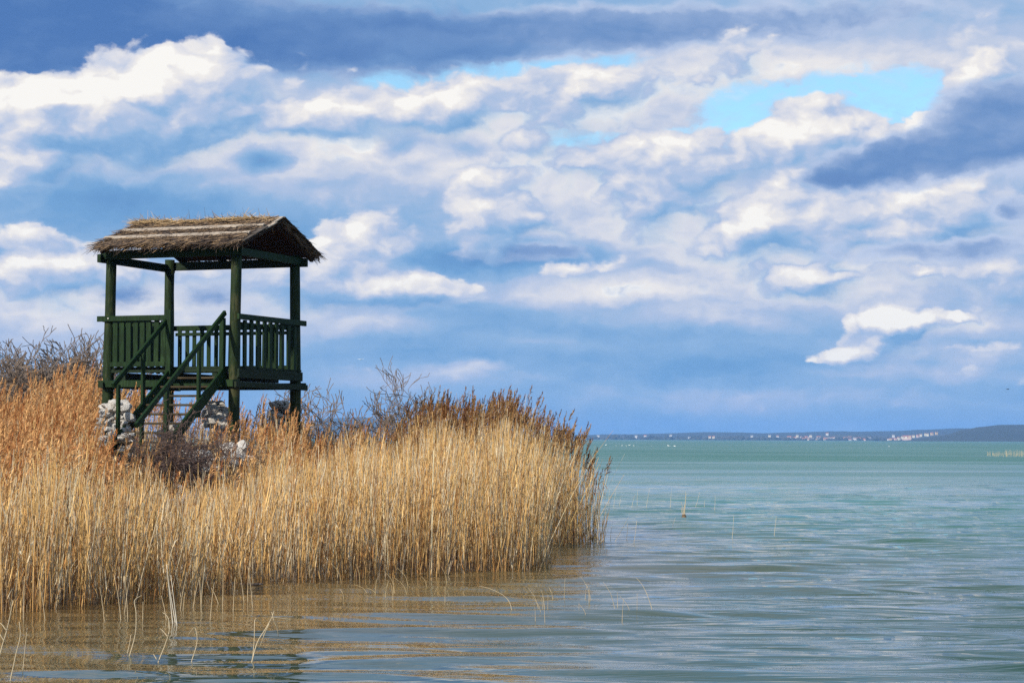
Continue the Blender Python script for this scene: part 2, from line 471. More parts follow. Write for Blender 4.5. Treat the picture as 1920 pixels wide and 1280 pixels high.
# amber by the bed paints in the reeds' golden reflection, the open lake is milky turquoise
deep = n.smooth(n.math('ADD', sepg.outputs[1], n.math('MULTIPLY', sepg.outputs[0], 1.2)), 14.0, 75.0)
refl_fac = n.n('ShaderNodeAttribute', attribute_name='tint').outputs['Fac']
wc = n.mix(deep, n.mix(refl_fac, (0.020, 0.066, 0.050), (0.125, 0.074, 0.026)), n.mix(n.lin(cl, 0.35, 0.65), (0.036, 0.135, 0.090), (0.054, 0.165, 0.115)))
p = n.n('ShaderNodeBsdfPrincipled', {'Base Color': wc, 'Roughness': n.math('MULTIPLY', n.lin(far, 0, 1, 0.03, 0.40), n.lin(gust, .45, 1.15, .75, 1.05)), 'IOR': 1.333, 'Normal': bp.outputs[0]})
finish(n, p.outputs[0])
M_water = m

def land_mat(name, a, b, scale=0.01, c=None):
    m, n = new_mat(name)
    tc = n.n('ShaderNodeNewGeometry').outputs['Position']
    g = n.noise(tc, scale, 6, 0.65)
    g2 = n.noise(tc, scale * 7, 4, 0.6)
    col = n.mix(n.lin(g, 0.35, 0.65), a, b)
    if c:
        col = n.mix(n.smooth(g2, 0.58, 0.68), col, c)
    finish(n, n.n('ShaderNodeBsdfPrincipled', {'Base Color': col, 'Roughness': 0.95}).outputs[0])
    return m
M_hill = land_mat('wooded_hill', (0.018, 0.026, 0.016), (0.034, 0.038, 0.024), 0.012)
M_plain = land_mat('far_fields', (0.035, 0.04, 0.026), (0.085, 0.075, 0.045), 0.01, (0.035, 0.045, 0.028))
M_ftree = land_mat('far_trees', (0.030, 0.036, 0.022), (0.055, 0.052, 0.032), 0.03)

rng = np.random.default_rng(7)
# ------------------------------------------------------------------ marshy ground of the point
SHORE = [(-60, 17.5), (-14, 19.0), (-4.9, 20.5), (-4.4, 21.1), (-3.87, 21.8), (-3.3, 22.9), (-3.05, 24.1), (-2.3, 25.4), (-1.06, 26.5), (0.28, 27.4),
         (0.55, 29.2), (0.56, 33.8), (1.50, 34.4), (1.58, 36.0), (1.0, 38.5), (-0.3, 42), (-1.2, 46.5), (-3.2, 49), (-8, 54), (-20, 75), (-60, 95)]
SHX = np.array(SHORE)
def inside(x, y):
    x, y = np.asarray(x, float), np.asarray(y, float)
    r = np.zeros(x.shape, bool)
    j = len(SHORE) - 1
    for i in range(len(SHORE)):
        (xi, yi), (xj, yj) = SHORE[i], SHORE[j]
        r ^= ((yi > y) != (yj > y)) & (x < (xj - xi) * (y - yi) / (yj - yi + 1e-12) + xi)
        j = i
    return r
def shore_dist(x, y):
    x, y = np.asarray(x, float), np.asarray(y, float)
    best = np.full(x.shape, 1e9)
    for i in range(len(SHORE)):
        a, b = SHX[i], SHX[(i + 1) % len(SHORE)]
        ab = b - a
        t = np.clip(((x - a[0]) * ab[0] + (y - a[1]) * ab[1]) / (ab @ ab), 0, 1)
        best = np.minimum(best, np.hypot(x - a[0] - t * ab[0], y - a[1] - t * ab[1]))
    return best
TW = Vector((-5.42, 37.47, 0))
def ground_z(x, y):
    x, y = np.asarray(x, float), np.asarray(y, float)
    d = shore_dist(x, y) * np.where(inside(x, y), 1, -1)
    z = np.clip((d - 1.3) * 0.10, -0.6, 0.16)
    r = np.hypot((x - (TW.x + 0.1)) / 3.0, (y - (TW.y - 0.9)) / 4.2)
    z = z + 1.35 * np.exp(-r ** 2.4) * np.clip(d / 1.5, 0, 1)
    z = z + (0.05 * np.sin(x * 2.1 + y) + 0.04 * np.sin(x * .9 - y * 1.7)) * (d > 0.3)
    return z
# ------------------------------------------------------------------ lake surface
def build_lake():
    azs = np.concatenate([np.linspace(-180, -28, 40)[:-1], np.linspace(-28, -17, 30)[:-1], np.linspace(-17, 17, 330), np.linspace(17, 28, 30)[1:], np.linspace(28, 180, 40)[1:]])
    ds = np.concatenate([[0.5, 3, 6, 9], np.geomspace(11, 110, 640), np.geomspace(115, 9000, 60)])
    A, D = np.meshgrid(np.radians(azs), ds)
    X, Y = D * np.sin(A), D * np.cos(A)
    Z = np.zeros_like(X)
    for _ in range(46):
        lam = math.exp(rng.uniform(math.log(0.42), math.log(2.6)))
        th = rng.normal(0, 0.26) + 0.05
        k = 2 * math.pi / lam
        amp = 0.0060 * lam ** 1.0
        ph = rng.uniform(0, 6.28)
        # waves come in groups: a slow envelope across the crest and along the run
        e1 = rng.uniform(0.35, 1.0) / lam
        env = 0.55 + 0.45 * np.sin(e1 * 0.9 * X + rng.uniform(0, 6.28)) * np.sin(e1 * 0.5 * Y + rng.uniform(0, 6.28))
        Z += amp * env * np.sin(k * (np.sin(th) * X + np.cos(th) * Y) + ph)
    calm = 0.32 + 0.68 / (1 + np.exp(-(X - 1.0) / 1.6))          # the lee of the bed lies calmer
    fade = np.clip((110 - D) / 60, 0, 1) * np.clip((D - 9) / 2, 0, 1) * (np.abs(A) < R(28))
    Z *= calm * fade * 1.15
    nr, nc = X.shape
    V = np.stack([X, Y, Z], -1).reshape(-1, 3)
    i = np.arange(nr * nc).reshape(nr, nc)
    q = np.stack([i[:-1, :-1], i[:-1, 1:], i[1:, 1:], i[1:, :-1]], -1).reshape(-1, 4)
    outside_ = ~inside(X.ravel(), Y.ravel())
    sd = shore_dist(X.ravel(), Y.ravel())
    refl_tint = np.where(outside_, np.exp(-sd / 4.5), 1.0)  # weight of the painted amber reed reflection, fading away from the shore
    me = np_mesh('lake_water', V, q[:, ::-1], np.repeat(refl_tint[:, None], 3, 1))
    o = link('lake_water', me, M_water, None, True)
    tag(o, kind='structure')
build_lake()

def build_ground():
    xs = np.concatenate([np.linspace(-60, -14, 40)[:-1], np.arange(-14, 4, 0.22)])
    ys = np.concatenate([np.arange(17, 48, 0.22), np.linspace(48, 96, 40)])
    X, Y = np.meshgrid(xs, ys)
    Z = ground_z(X, Y)
    nr, nc = X.shape
    i = np.arange(nr * nc).reshape(nr, nc)
    q = np.stack([i[:-1, :-1], i[:-1, 1:], i[1:, 1:], i[1:, :-1]], -1).reshape(-1, 4)
    zq = Z.ravel()[q].max(1)
    q = q[zq > -0.55]
    o = link('ground', np_mesh('ground', np.stack([X, Y, Z], -1).reshape(-1, 3), q), M_soil, None, True)
    tag(o, kind='structure')
build_ground()

# ------------------------------------------------------------------ the far shore
def profile(px, pts):
    return np.interp(px, [p[0] for p in pts], [p[1] for p in pts])
def build_far(name, pts, d0, d1, mat, px0, px1, seed, rough=1.0, foot=0.0):
    r = np.random.default_rng(seed)
    pxs = np.linspace(px0, px1, 420)
    top = (HZ - profile(pxs, pts)) / F * d1
    jag = np.zeros_like(pxs)
    for k in range(26):
        fr = math.exp(r.uniform(math.log(0.006), math.log(0.35)))
        jag += r.normal() * 0.35 / (1 + fr * 18) * np.sin(pxs * fr + r.uniform(0, 6.28))
    rows = [0, .12, .3, .5, .7, .85, 1.0, 1.4]
    hs = [0.0, .10, .32, .58, .80, .93, 1.0, 0.4]
    V = []
    for t, h in zip(rows, hs):
        d = d0 + (d1 - d0) * t
        X = (pxs - 960) / F * d
        Z = np.maximum(top + jag * rough * 2.2 * min(1, h * 1.4), 0.0) * h + (foot if t == 0 else 0) - (0.6 if t == 0 else 0)
        V.append(np.stack([X, np.full_like(X, d), Z], -1))
    V = np.array(V)
    nr, nc = V.shape[:2]
    i = np.arange(nr * nc).reshape(nr, nc)
    q = np.stack([i[:-1, :-1], i[:-1, 1:], i[1:, 1:], i[1:, :-1]], -1).reshape(-1, 4)
    o = link(name, np_mesh(name, V.reshape(-1, 3), q), mat, None, True)
    tag(o, kind='structure')
    return o
FAR_TOP = [(-400, 815), (560, 806), (600, 786), (680, 781), (740, 790), (820, 806), (1060, 811), (1300, 809), (1500, 808), (1600, 806), (1660, 802), (1720, 799), (1800, 798), (2000, 795), (2500, 805)]
PLAIN_TOP = [(-400, 817), (1000, 817), (1300, 815), (1500, 813), (1650, 812), (1800, 808), (2500, 806)]
build_far('hills', FAR_TOP, 4300, 5200, M_hill, -500, 2600, 3, 0.8)
build_far('far_shore', PLAIN_TOP, 3950, 4350, M_plain, -500, 2600, 4, 0.6)
build_far('headland', [(1650, 821.6), (1700, 820), (1745, 814), (1775, 809), (1800, 802), (1835, 796), (1870, 792), (1900, 790.5), (1960, 789), (2100, 792), (2300, 805), (2600, 815)], 2900, 3350, M_hill, 1640, 2650, 5, 0.35)

def build_far_trees():
    r = random.Random(5)
    mb = MB()
    for k in range(640):
        px = r.uniform(-60, 1980) if k < 460 else r.uniform(1060, 1760)
        dpt = r.choice([3948, 3960, 3990, 4060, 4150])
        if px > 1760: continue
        X = (px - 960) / F * dpt
        h = r.uniform(2, 5.5) * (1.35 if r.random() < .12 else 1)
        w = r.uniform(3, 9) if r.random() < .8 else r.uniform(1.5, 3)
        z0 = {3948: -.4, 3960: 0.2, 3990: .8, 4060: 1.8, 4150: 4}[dpt]
        nseg = 6
        vs = []
        for (rr, zz) in ((.7, 0), (1.0, .4), (.75, .75), (.25, 1.0)):
            for s in range(nseg):
                a = s / nseg * 6.283
                j = r.uniform(.75, 1.25)
                vs.append((X + math.cos(a) * w * rr * j / 1.4, dpt + math.sin(a) * w * rr * j / 1.4, z0 + h * zz * r.uniform(.9, 1.1)))
        fs = [(l*nseg+s, l*nseg+(s+1) % nseg, (l+1)*nseg+(s+1) % nseg, (l+1)*nseg+s) for l in range(3) for s in range(nseg)] + [tuple(3*nseg+s for s in range(nseg))]
        mb.add(vs, fs)
    o = mb.build('far_shore_trees', M_ftree, None, True)
    tag(o, 'dark low line of trees along the far lake shore', 'trees', kind='stuff')
build_far_trees()

def plain_mat(name, col, rough=0.85):
    m, n = new_mat(name)
    tc = n.n('ShaderNodeTexCoord').outputs['Object']
    g = n.noise(tc, 0.6, 4, 0.6)
    c = n.mix(n.lin(g, 0.3, 0.7), tuple(x * 0.85 for x in col), tuple(min(1, x * 1.12) for x in col))
    finish(n, n.n('ShaderNodeBsdfPrincipled', {'Base Color': c, 'Roughness': rough}).outputs[0])
    return m
WALLS = [plain_mat('white_plaster', (0.66, 0.63, 0.58)), plain_mat('cream_plaster', (0.72, 0.62, 0.46)), plain_mat('ochre_plaster', (0.62, 0.42, 0.24)), plain_mat('pink_plaster', (0.66, 0.44, 0.36))]
ROOFS = [plain_mat('red_roof_tile', (0.42, 0.14, 0.07)), plain_mat('brown_roof_tile', (0.26, 0.13, 0.08)), plain_mat('grey_roof', (0.3, 0.29, 0.28))]
M_win = plain_mat('dark_window', (0.05, 0.06, 0.07), 0.2)
def house_parts(w, d, h):
    """wall mesh, roof mesh, window meshes of a gabled house"""
    a = MB()
    vs = [(-w/2,-d/2,-3),(w/2,-d/2,-3),(w/2,d/2,-3),(-w/2,d/2,-3),(-w/2,-d/2,h),(w/2,-d/2,h),(w/2,d/2,h),(-w/2,d/2,h),(-w/2,0,h*1.42),(w/2,0,h*1.42)]
    a.add(vs, [(0,1,5,4),(1,2,6,9,5),(2,3,7,6),(3,0,4,8,7),(4,5,9,8),(6,7,8,9)])
    b = MB()
    o, t = .5, .3
    top, ev = h*1.42 + t, h + t - o*(h*.42)/(d/2)
    P1 = [(-w/2-o,-d/2-o,ev),(w/2+o,-d/2-o,ev),(w/2+o,0,top),(-w/2-o,0,top),(w/2+o,d/2+o,ev),(-w/2-o,d/2+o,ev)]
    P2 = [(x,y,z-.25) for x,y,z in P1]
    b.add(P1+P2, [(0,1,2,3),(3,2,4,5),(6,9,8,7),(9,11,10,8),(0,6,7,1),(5,4,10,11),(1,7,8,2),(2,8,10,4),(0,3,9,6),(3,5,11,9)])
    return a.mesh('wall'), b.mesh('roof')
HOUSE_MESH = {}
WN = ['white', 'cream', 'ochre', 'pink']; RN = ['red', 'brown', 'grey']
def house(loc, w, d, h, wi, ri, label, group, cat='house', rot=0.0):
    label = label.replace('*', WN[wi]).replace('^', RN[ri])
    t = empty('far_house', loc, label, cat, group, rot)
    key = (w, d, h, wi, ri)
    if key not in HOUSE_MESH:
        wm, rm = house_parts(w, d, h)
        wm.materials.append(WALLS[wi]); rm.materials.append(ROOFS[ri])
        HOUSE_MESH[key] = (wm, rm)
    wm, rm = HOUSE_MESH[key]
    link('wall', wm, WALLS[wi], t)
    link('roof', rm, ROOFS[ri], t)
    return t
ORDH = 'first second third fourth fifth sixth seventh eighth ninth tenth eleventh twelfth thirteenth fourteenth fifteenth sixteenth seventeenth'.split()
def build_town():
    r = random.Random(21)
    dims = [(4.5, 4, 2.0), (5.5, 4.5, 2.2), (4, 4, 1.8), (7, 5, 2.4)]
    for k in range(62):
        px = r.gauss(1560, 55) if k < 42 else r.uniform(1475, 1700)
        px = min(max(px, 1480), 1712)
        Y = r.choice([3965, 4000, 4040, 4090, 4150])
        z = (Y - 3950) * 0.022 + r.uniform(-.3, .6)
        w, d, h = r.choice(dims)
        house(((px - 960) / F * Y, Y, z), w, d, h, r.choice([0, 0, 0, 1, 1, 2, 3]), r.choice([0, 0, 1, 2]), 'small * house with ^ roof in the far lakeside town', 'houses of the far lakeside town', rot=r.uniform(-.5, .5))
    for k in range(13):
        t = k / 12
        px, py = 1702 + 88 * t + r.uniform(-2, 2), 818.5 - 11.5 * t + r.uniform(-1, 1)
        p = at(px, py, 3700 - 300 * 0)
        house((p.x, 3860, max(.5, (HZ - py) / F * 3860)), 4, 4, 1.6, r.choice([1, 2, 3]), r.choice([0, 1]), ('lowest' if k == 0 else 'topmost' if k == 12 else ORDH[k] + ' lowest') + ' house, * with ^ roof, in the row climbing beside the dark headland', 'houses climbing the slope by the headland', rot=r.uniform(-.4, .4))
    iso = [(1122, 814), (1193, 814), (1210, 813.5), (1258, 812.5), (1293, 816.5), (1331, 815), (1338, 815), (1410, 813.5), (1443, 812.5), (1458, 813.5), (1495, 812), (1520, 812), (1551, 808), (1675, 811)]
    for k, (px, py) in enumerate(iso):
        Y = 4060
        house(((px - 960) / F * Y, Y, max(0.5, CAMH + (HZ + 1.0 - py) / F * Y - 4.2)), 4.5, 4, 1.7, r.choice([0, 1, 1]), r.choice([0, 2]), 'leftmost isolated pale house of the far shore' if k == 0 else ORDH[k] + ' isolated pale house from left along the far shore', 'scattered pale houses of the far shore')
    w = house(((1700 - 960) / F * 3940, 3940, 1.2), 16, 8, 6, 3, 0, 'red roofed building at the water at the end of the far town', None, 'building')
build_town()

# ------------------------------------------------------------------ tower
TWR = R(-22.0)
e1, e2 = Vector((math.cos(TWR), math.sin(TWR), 0)), Vector((-math.sin(TWR), math.cos(TWR), 0))
PC = Vector((-4.68, 36.0, 0))
Wd, Dp = 2.48, 2.17
ORG = PC - e1 * Wd                                   # corner A; local frame: x along the front, y into depth
tower = empty('lookout_tower', ORG, 'dark green wooden lookout hut on four posts with thatched roof, above the reeds', 'lookout tower', rot=TWR)
ZF = 2.90                                            # floor
ZE = 4.90                                            # top of the posts
ZR = 3.78                                            # top of the railing
rr = random.Random(3)
def wob_post(x, y, z0, z1, r0, r1, lean=(0, 0)):
    b = MB()
    pts, rad = [], []
    for i in range(9):
        t = i / 8
        pts.append((x + lean[0] * t + rr.uniform(-.006, .006), y + lean[1] * t + rr.uniform(-.006, .006), z0 + (z1 - z0) * t))
        rad.append(r0 + (r1 - r0) * t + rr.uniform(-.003, .003))
    b.tube(pts, rad, 12)
    return b
posts = [(0.0, 0.0, (0.10, 0)), (Wd, 0.0, (0.03, 0)), (-0.13, Dp + 0.02, (0.0, 0)), (Wd, Dp, (-0.06, 0))]
for (x, y, ln) in posts:
    z0 = -0.6
    wob_post(x - ln[0] * .65, y, z0 + 0.9, ZE + (.04 if y else .02), 0.105, 0.088, ln).build('post', M_post, tower, True)
# platform: joists, planks
for (a, b) in (((-.12, -.115, ZF - .29), (Wd + .12, -.115, ZF - .29)), ((-.12, Dp + .115, ZF - .29), (Wd + .15, Dp + .115, ZF - .29))):
    q = MB(); q.beam(a, b, .07, .12); q.build('joist', M_green, tower)
for x in (-.02, Wd + .115):
    q = MB(); q.beam((x, -.20, ZF - .31), (x, Dp + .22, ZF - .31), .06, .10); q.build('joist', M_deck, tower)
for x in (0.3, 1.2, 2.1):
    q = MB(); q.beam((x, -.02, ZF - .165), (x, Dp + .02, ZF - .165), .09, .13); q.build('joist', M_deck, tower)
platform = MB()
platform.beam((-.1, -.02, ZF - .07), (Wd + .1, -.02, ZF - .07), .04, .06)
platform_o = platform.build('platform', M_deck, tower)
npl = 17
for i in range(npl):
    y = -.02 + (Dp + .05) * (i + .5) / npl
    q = MB()
    jx = rr.uniform(-.02, .03)
    q.beam((-.09 + jx, y, ZF - .018 + rr.uniform(-.004, .004)), (Wd + .10 + jx, y, ZF - .018), .118, .034, bev=.004)
    q.build('plank', M_deck, platform_o)
q = MB(); q.beam((Wd + .09, -.05, ZF - .12), (Wd + .09, Dp + .08, ZF - .12), .05, .16); q.build('edge_board', M_deck, platform_o)
# railing panels
def rail_panel(a, b, n, wid, thick, out, zt, top_ext=(0.0, 0.0), low=True):
    a, b = Vector(a), Vector(b)
    d = (b - a).normalized()
    nrm = Vector((d.y, -d.x, 0)) * out               # outwards
    q = MB()
    q.beam(a - d * top_ext[0] + nrm * .035 + Vector((0, 0, zt - .045)), b + d * top_ext[1] + nrm * .035 + Vector((0, 0, zt - .045)), .045, .095)
    pan = q.build('railing', M_green, tower)
    if low:
        q = MB(); q.beam(a + nrm * .03 + Vector((0, 0, ZF + .045)), b + nrm * .03 + Vector((0, 0, ZF + .045)), .04, .085); q.build('bottom_rail', M_green, pan)
    q = MB(); q.beam(a - nrm * .03 + Vector((0, 0, zt - .16)), b - nrm * .03 + Vector((0, 0, zt - .16)), .035, .06); q.build('inner_rail', M_green, pan)
    L = (b - a).length
    for i in range(n):
        t = (i + .5) / n
        p = a + d * (L * t + rr.uniform(-.008, .008))
        q = MB()
        lean = d * rr.uniform(-.012, .012)
        q.beam(p + Vector((0, 0, ZF + (.092 if low else .0) - .06)) , p + lean + Vector((0, 0, zt - .055 - rr.uniform(0, .05))), wid + rr.uniform(-.006, .006), thick, up=nrm, bev=.004)
        q.build('baluster', M_green, pan)
    return pan
NX = 1.26                                            # newel of the stair opening, along the front
pf = rail_panel((.10, -.075, 0), (NX - .07, -.075, 0), 8, .098, .028, 1, ZR, (.27, .06))
pr = rail_panel((Wd + .075, .10, 0), (Wd + .075, Dp - .06, 0), 9, .10, .034, 1, ZR, (.20, .24), False)
pb = rail_panel((Wd - .09, Dp + .075, 0), (.0, Dp + .075, 0), 16, .078, .026, 1, ZR - .05, (.1, .1))
pl = rail_panel((-.085, Dp - .09, 0), (-.085, .10, 0), 9, .10, .034, 1, ZR, (.15, .1), False)
for x in (.06, NX - .02):
    q = MB(); q.tube([(x, -.128, ZR - .04), (x, -.142, ZR - .04)], .013, 8); q.build('bolt', M_bolt, pf)
q = MB(); q.beam((NX + .02, -.13, ZF - .34), (NX + .02, -.13, ZR + .085), .10, .10, up=(0, 1, 0)); q.build('newel_post', M_green, tower)
q = MB(); q.beam((Wd - .185, -.10, ZF - .30), (Wd - .185, -.10, ZR - .07), .085, .085, up=(0, 1, 0)); q.build('newel_post', M_green, tower)
# stair: runs forward (-y) from the opening
SL = 0.70                                            # drop per metre of run
RUN = 2.75
stair = MB()
SXL, SXR = NX + .02, Wd - .16
stair.beam((SXL, -.06, ZF - .10), (SXL, -RUN, ZF - .10 - SL * (RUN - .06)), .05, .19)
stair_o = stair.build('stair', M_green, tower)
q = MB(); q.beam((SXR, -.06, ZF - .10), (SXR, -RUN, ZF - .10 - SL * (RUN - .06)), .05, .19); q.build('stringer', M_green, stair_o)
for i in range(12):
    r = .16 + i * .222
    q = MB(); q.beam((SXL + .028, -r, ZF - .09 - SL * r), (SXR - .028, -r, ZF - .09 - SL * r), .20, .035); q.build('tread', M_tread, stair_o)
for x, r1, dz in ((SXL - .055, 1.78, .83), (SXR + .02, 2.85, .92)):
    q = MB(); q.beam((x, -.10, ZF + dz - .02), (x, -r1, ZF + dz - .02 - SL * (r1 - .1)), .05, .085); q.build('handrail', M_green, stair_o)
    for r in ((.95, 1.7) if x < 2 else (.85, 1.85, 2.6)):
        q = MB(); q.beam((x + (.053 if x < 2 else -.055), -r, ZF - SL * r - .28), (x + (.053 if x < 2 else -.055), -r, ZF + dz - SL * r + .01), .075, .05, up=(1, 0, 0)); q.build('stair_post', M_green, stair_o)
# head beams
for a, b, w_, h_ in (((-.12, -.09, ZE - .06), (Wd + .18, -.09, ZE - .06), .06, .15), ((-.15, Dp + .09, ZE - .08), (Wd + .18, Dp + .09, ZE - .08), .06, .15),
                     ((-.10, -.2, ZE - .12), (-.16, Dp + .2, ZE - .12), .07, .14), ((Wd + .10, -.2, ZE - .06), (Wd + .05, Dp + .22, ZE - .06), .07, .13)):
    q = MB(); q.beam(a, b, w_, h_); q.build('head_beam', M_deck if a[1] > 0 else M_green, tower)
# roof
OR_, OL = .27, .02
YF, YB, YR = -.34, Dp + .34, Dp * .5
ZEV, ZRG = ZE + .03, ZE + .55
def slope(x, t, side, lift=0.0):
    """t: 0 at the eave, 1 at the ridge; side 0 front, 1 back"""
    y = YF + (YR - YF) * t if side == 0 else YB + (YR - YB) * t
    return Vector((x, y, ZEV + (ZRG - ZEV) * t + lift))
roof = MB()
roof.beam((-OL, YR, ZRG - .10), (Wd + OR_ - .04, YR, ZRG - .10), .08, .12)
roof_o = roof.build('roof', M_under, tower)
for side in (0, 1):
    for x in (.02, .85, 1.65, Wd + .16):
        q = MB(); q.beam(slope(x, .02, side, -.05), slope(x, .96, side, -.05), .06, .09); q.build('rafter', M_under, roof_o)
    nb = 11
    for i in range(nb):
        t0, t1 = i / nb, (i + 1) / nb
        a, b = slope(0, (t0 + t1) / 2, side), slope(0, t1, side)
        nrm = Vector((0, -(ZRG - ZEV), abs(YR - YF)))
        if side: nrm = Vector((0, (ZRG - ZEV), abs(YR - YB)))
        wb = (slope(0, t1, side) - slope(0, t0, side)).length
        q = MB()
        j0, j1 = rr.uniform(-.03, .04), rr.uniform(-.05, .06)
        q.beam(slope(-OL + j0, (t0+t1)/2, side, .012), slope(Wd + OR_ + j1, (t0+t1)/2, side, .012), wb * .94, .022, up=nrm, bev=.003)
        q.build('roof_board', M_under, roof_o)
# laths over the thatch on the front slope and its gable edge
for t, x0, x1 in ((.24, -OL - .10, Wd + OR_ - .02), (.56, -OL - .02, Wd + OR_ - .0)):
    q = MB()
    q.beam(slope(x0, t, 0, .105), slope(x1, t + .02, 0, .10), .075, .022, up=(0, -.4, .9), bev=.003)
    q.build('lath', M_lath, roof_o)
    q = MB()
    q.beam(slope(x0 + .2, t - .035, 0, .098), slope(x1 - .5, t - .02, 0, .094), .05, .018, up=(0, -.4, .9), bev=.003)
    q.build('lath', M_lath, roof_o)
for side in (0, 1):
    for k, (t0, t1) in enumerate(((.02, .30), (.26, .56), (.52, .80), (.76, 1.0))):
        q = MB()
        xx = Wd + OR_ + .015 + rr.uniform(-.02, .02)
        q.beam(slope(xx, t0, side, .045 + .02 * (k % 2)), slope(xx + rr.uniform(-.02, .02), t1, side, .05 + .02 * (k % 2)), .14, .02, up=(0, (-.4 if side == 0 else .4), .9), bev=.003)
        q.build('verge_board', M_lath if (side == 0 and k > 1) else M_verge, roof_o, False)
# thatch: straws laid down the slope, in courses, with ragged ends
def straws(n, gen, seg=2):
    """gen(i) -> start (n,3), direction (n,3), length, width, tint ; flat slightly bent blades"""
    st, di, ln, wd, tint, side = gen(n)
    k = seg + 1
    V = np.zeros((n, k, 2, 3)); Cc = np.zeros((n, k, 2, 3))
    sag = rng.normal(0, .03, (n, 3))
    for s in range(k):
        t = s / seg
        c = st + di * (ln * t)[:, None] + sag * (t * t)
        w = wd * (1 - .65 * t ** 2)
        V[:, s, 0] = c - side * w[:, None] / 2
        V[:, s, 1] = c + side * w[:, None] / 2
        Cc[:, s, :] = tint[:, None, :]
    base = (np.arange(n) * k * 2)[:, None, None]
    q = np.array([[s * 2, s * 2 + 1, s * 2 + 3, s * 2 + 2] for s in range(seg)])[None]
    return V.reshape(-1, 3), (base + q).reshape(-1, 4), Cc.reshape(-1, 3)
def thatch_gen(side):
    def g(n):
        t = rng.uniform(-.02, 1.03, n)
        x = rng.uniform(-OL - .03, Wd + OR_ + .02, n)
        yE = YF if side == 0 else YB
        y = yE + (YR - yE) * t
        z = ZEV + (ZRG - ZEV) * t + rng.uniform(.05, .095, n)
        st = np.stack([x, y, z], -1)
        down = np.array([0, yE - YR, -(ZRG - ZEV)]); down /= np.linalg.norm(down)
        dirs = down[None] + np.stack([rng.normal(-.55 if side == 0 else .1, .16, n), rng.normal(0, .05, n), rng.normal(.0, .07, n)], -1)
        dirs /= np.linalg.norm(dirs, axis=1)[:, None]
        ln = rng.uniform(.16, .38, n)
        wd = rng.uniform(.008, .022, n)
        a = np.array([.17, .12, .09]); b = np.array([.50, .32, .16]); c_ = np.array([.055, .04, .032])
        m_ = rng.uniform(0, 1, n) ** 1.6
        m_ = np.clip(m_ + .55 * np.clip((t - .72) / .25, 0, 1), 0, 1)          # the ridge course is newer straw
        tint = a + (b - a) * m_[:, None]
        dk_ = rng.uniform(0, 1, n) < .36
        tint[dk_] = c_ * rng.uniform(.7, 1.3, (dk_.sum(), 1))
        sd = np.cross(dirs, rng.normal(0, .35, (n, 3)) + np.array([0, -.4 if side == 0 else .4, .9]))
        sd /= np.linalg.norm(sd, axis=1)[:, None]
        return st, dirs, ln, wd, tint, sd
    return g
def tuft_gen(n):
    x = rng.uniform(-OL - .12, Wd + OR_ - .12, n)
    thick = np.where(x < .55, 1.0, np.where((x > 1.45) & (x < 2.3), .8, .45))
    st = np.stack([x, YR + rng.normal(0, .09, n), ZRG + rng.uniform(.02, .10, n) * thick], -1)
    d = np.stack([rng.normal(-.35, .75, n), rng.normal(-.25, .5, n), rng.normal(.0, .13, n)], -1)
    d /= np.linalg.norm(d, axis=1)[:, None]
    m_ = rng.uniform(0, 1, n)
    tint = np.array([.22, .14, .07]) + (np.array([.66, .45, .21]) - np.array([.22, .14, .07])) * m_[:, None]
    sd = np.cross(d, np.array([.2, -.7, .6]) + rng.normal(0, .3, (n, 3)))
    sd /= np.linalg.norm(sd, axis=1)[:, None]
    return st, d, rng.uniform(.10, .27, n), rng.uniform(.006, .013, n), tint, sd
def fringe_gen(side, gable):
    def g(n):
        if gable:
            t = rng.uniform(0, 1, n); x = Wd + OR_ + rng.uniform(-.1, .03, n)
        else:
            t = rng.uniform(-.04, .07, n); x = rng.uniform(-OL - .05, Wd + OR_, n)
        yE = YF if side == 0 else YB
        st = np.stack([x, yE + (YR - yE) * t, ZEV + (ZRG - ZEV) * t + rng.uniform(-.02, .07, n)], -1)
        dn = np.array([0, (yE - YR) * .8, -.55]); dn /= np.linalg.norm(dn)
        d = dn[None] + np.stack([rng.normal(.22 if gable else -.2, .35, n), rng.normal(0, .12, n), rng.normal(0, .15, n)], -1)
        d /= np.linalg.norm(d, axis=1)[:, None]
        tint = np.array([.11, .08, .06]) + np.array([.22, .15, .08]) * (rng.uniform(0, 1, n) ** 2)[:, None]
        sd = np.cross(d, rng.normal(0, 1, (n, 3))); sd /= np.linalg.norm(sd, axis=1)[:, None]
        ln = rng.uniform(.06, .15, n) + (rng.uniform(0, 1, n) < .03) * .12
        return st, d, ln, rng.uniform(.006, .012, n), tint, sd
    return g
vv, ff, cc = [], [], []
off = 0
for n_, g_ in ((6500, thatch_gen(0)), (3000, thatch_gen(1)), (2300, tuft_gen), (1700, fringe_gen(0, False)), (900, fringe_gen(1, False)), (350, fringe_gen(0, True)), (700, fringe_gen(1, True))):
    v_, q_, c__ = straws(n_, g_)
    vv.append(v_); ff.append(q_ + off); cc.append(c__); off += len(v_)
th = link('thatch', np_mesh('thatch', np.concatenate(vv), np.concatenate(ff), np.concatenate(cc)), M_thatch, roof_o)
th['kind'] = 'stuff'
# solid body of the thatch under the loose straws
q = MB()
for side in (0, 1):
    a, b, c_, d_ = slope(-OL, .0, side, .03), slope(Wd + OR_ - .03, .0, side, .03), slope(Wd + OR_ - .03, 1, side, .03), slope(-OL, 1, side, .03)
    up = Vector((0, 0, .045))
    q.add([a, b, c_, d_, a + up, b + up, c_ + up, d_ + up], [(0,3,2,1),(4,5,6,7),(0,1,5,4),(1,2,6,5),(2,3,7,6),(3,0,4,7)])
tb = q.mesh('thatch_body')
ca = tb.color_attributes.new('tint', 'FLOAT_COLOR', 'POINT')
ca.data.foreach_set('color', [.13, .095, .07, 1] * len(tb.vertices))
link('thatch_body', tb, M_thatch, roof_o)

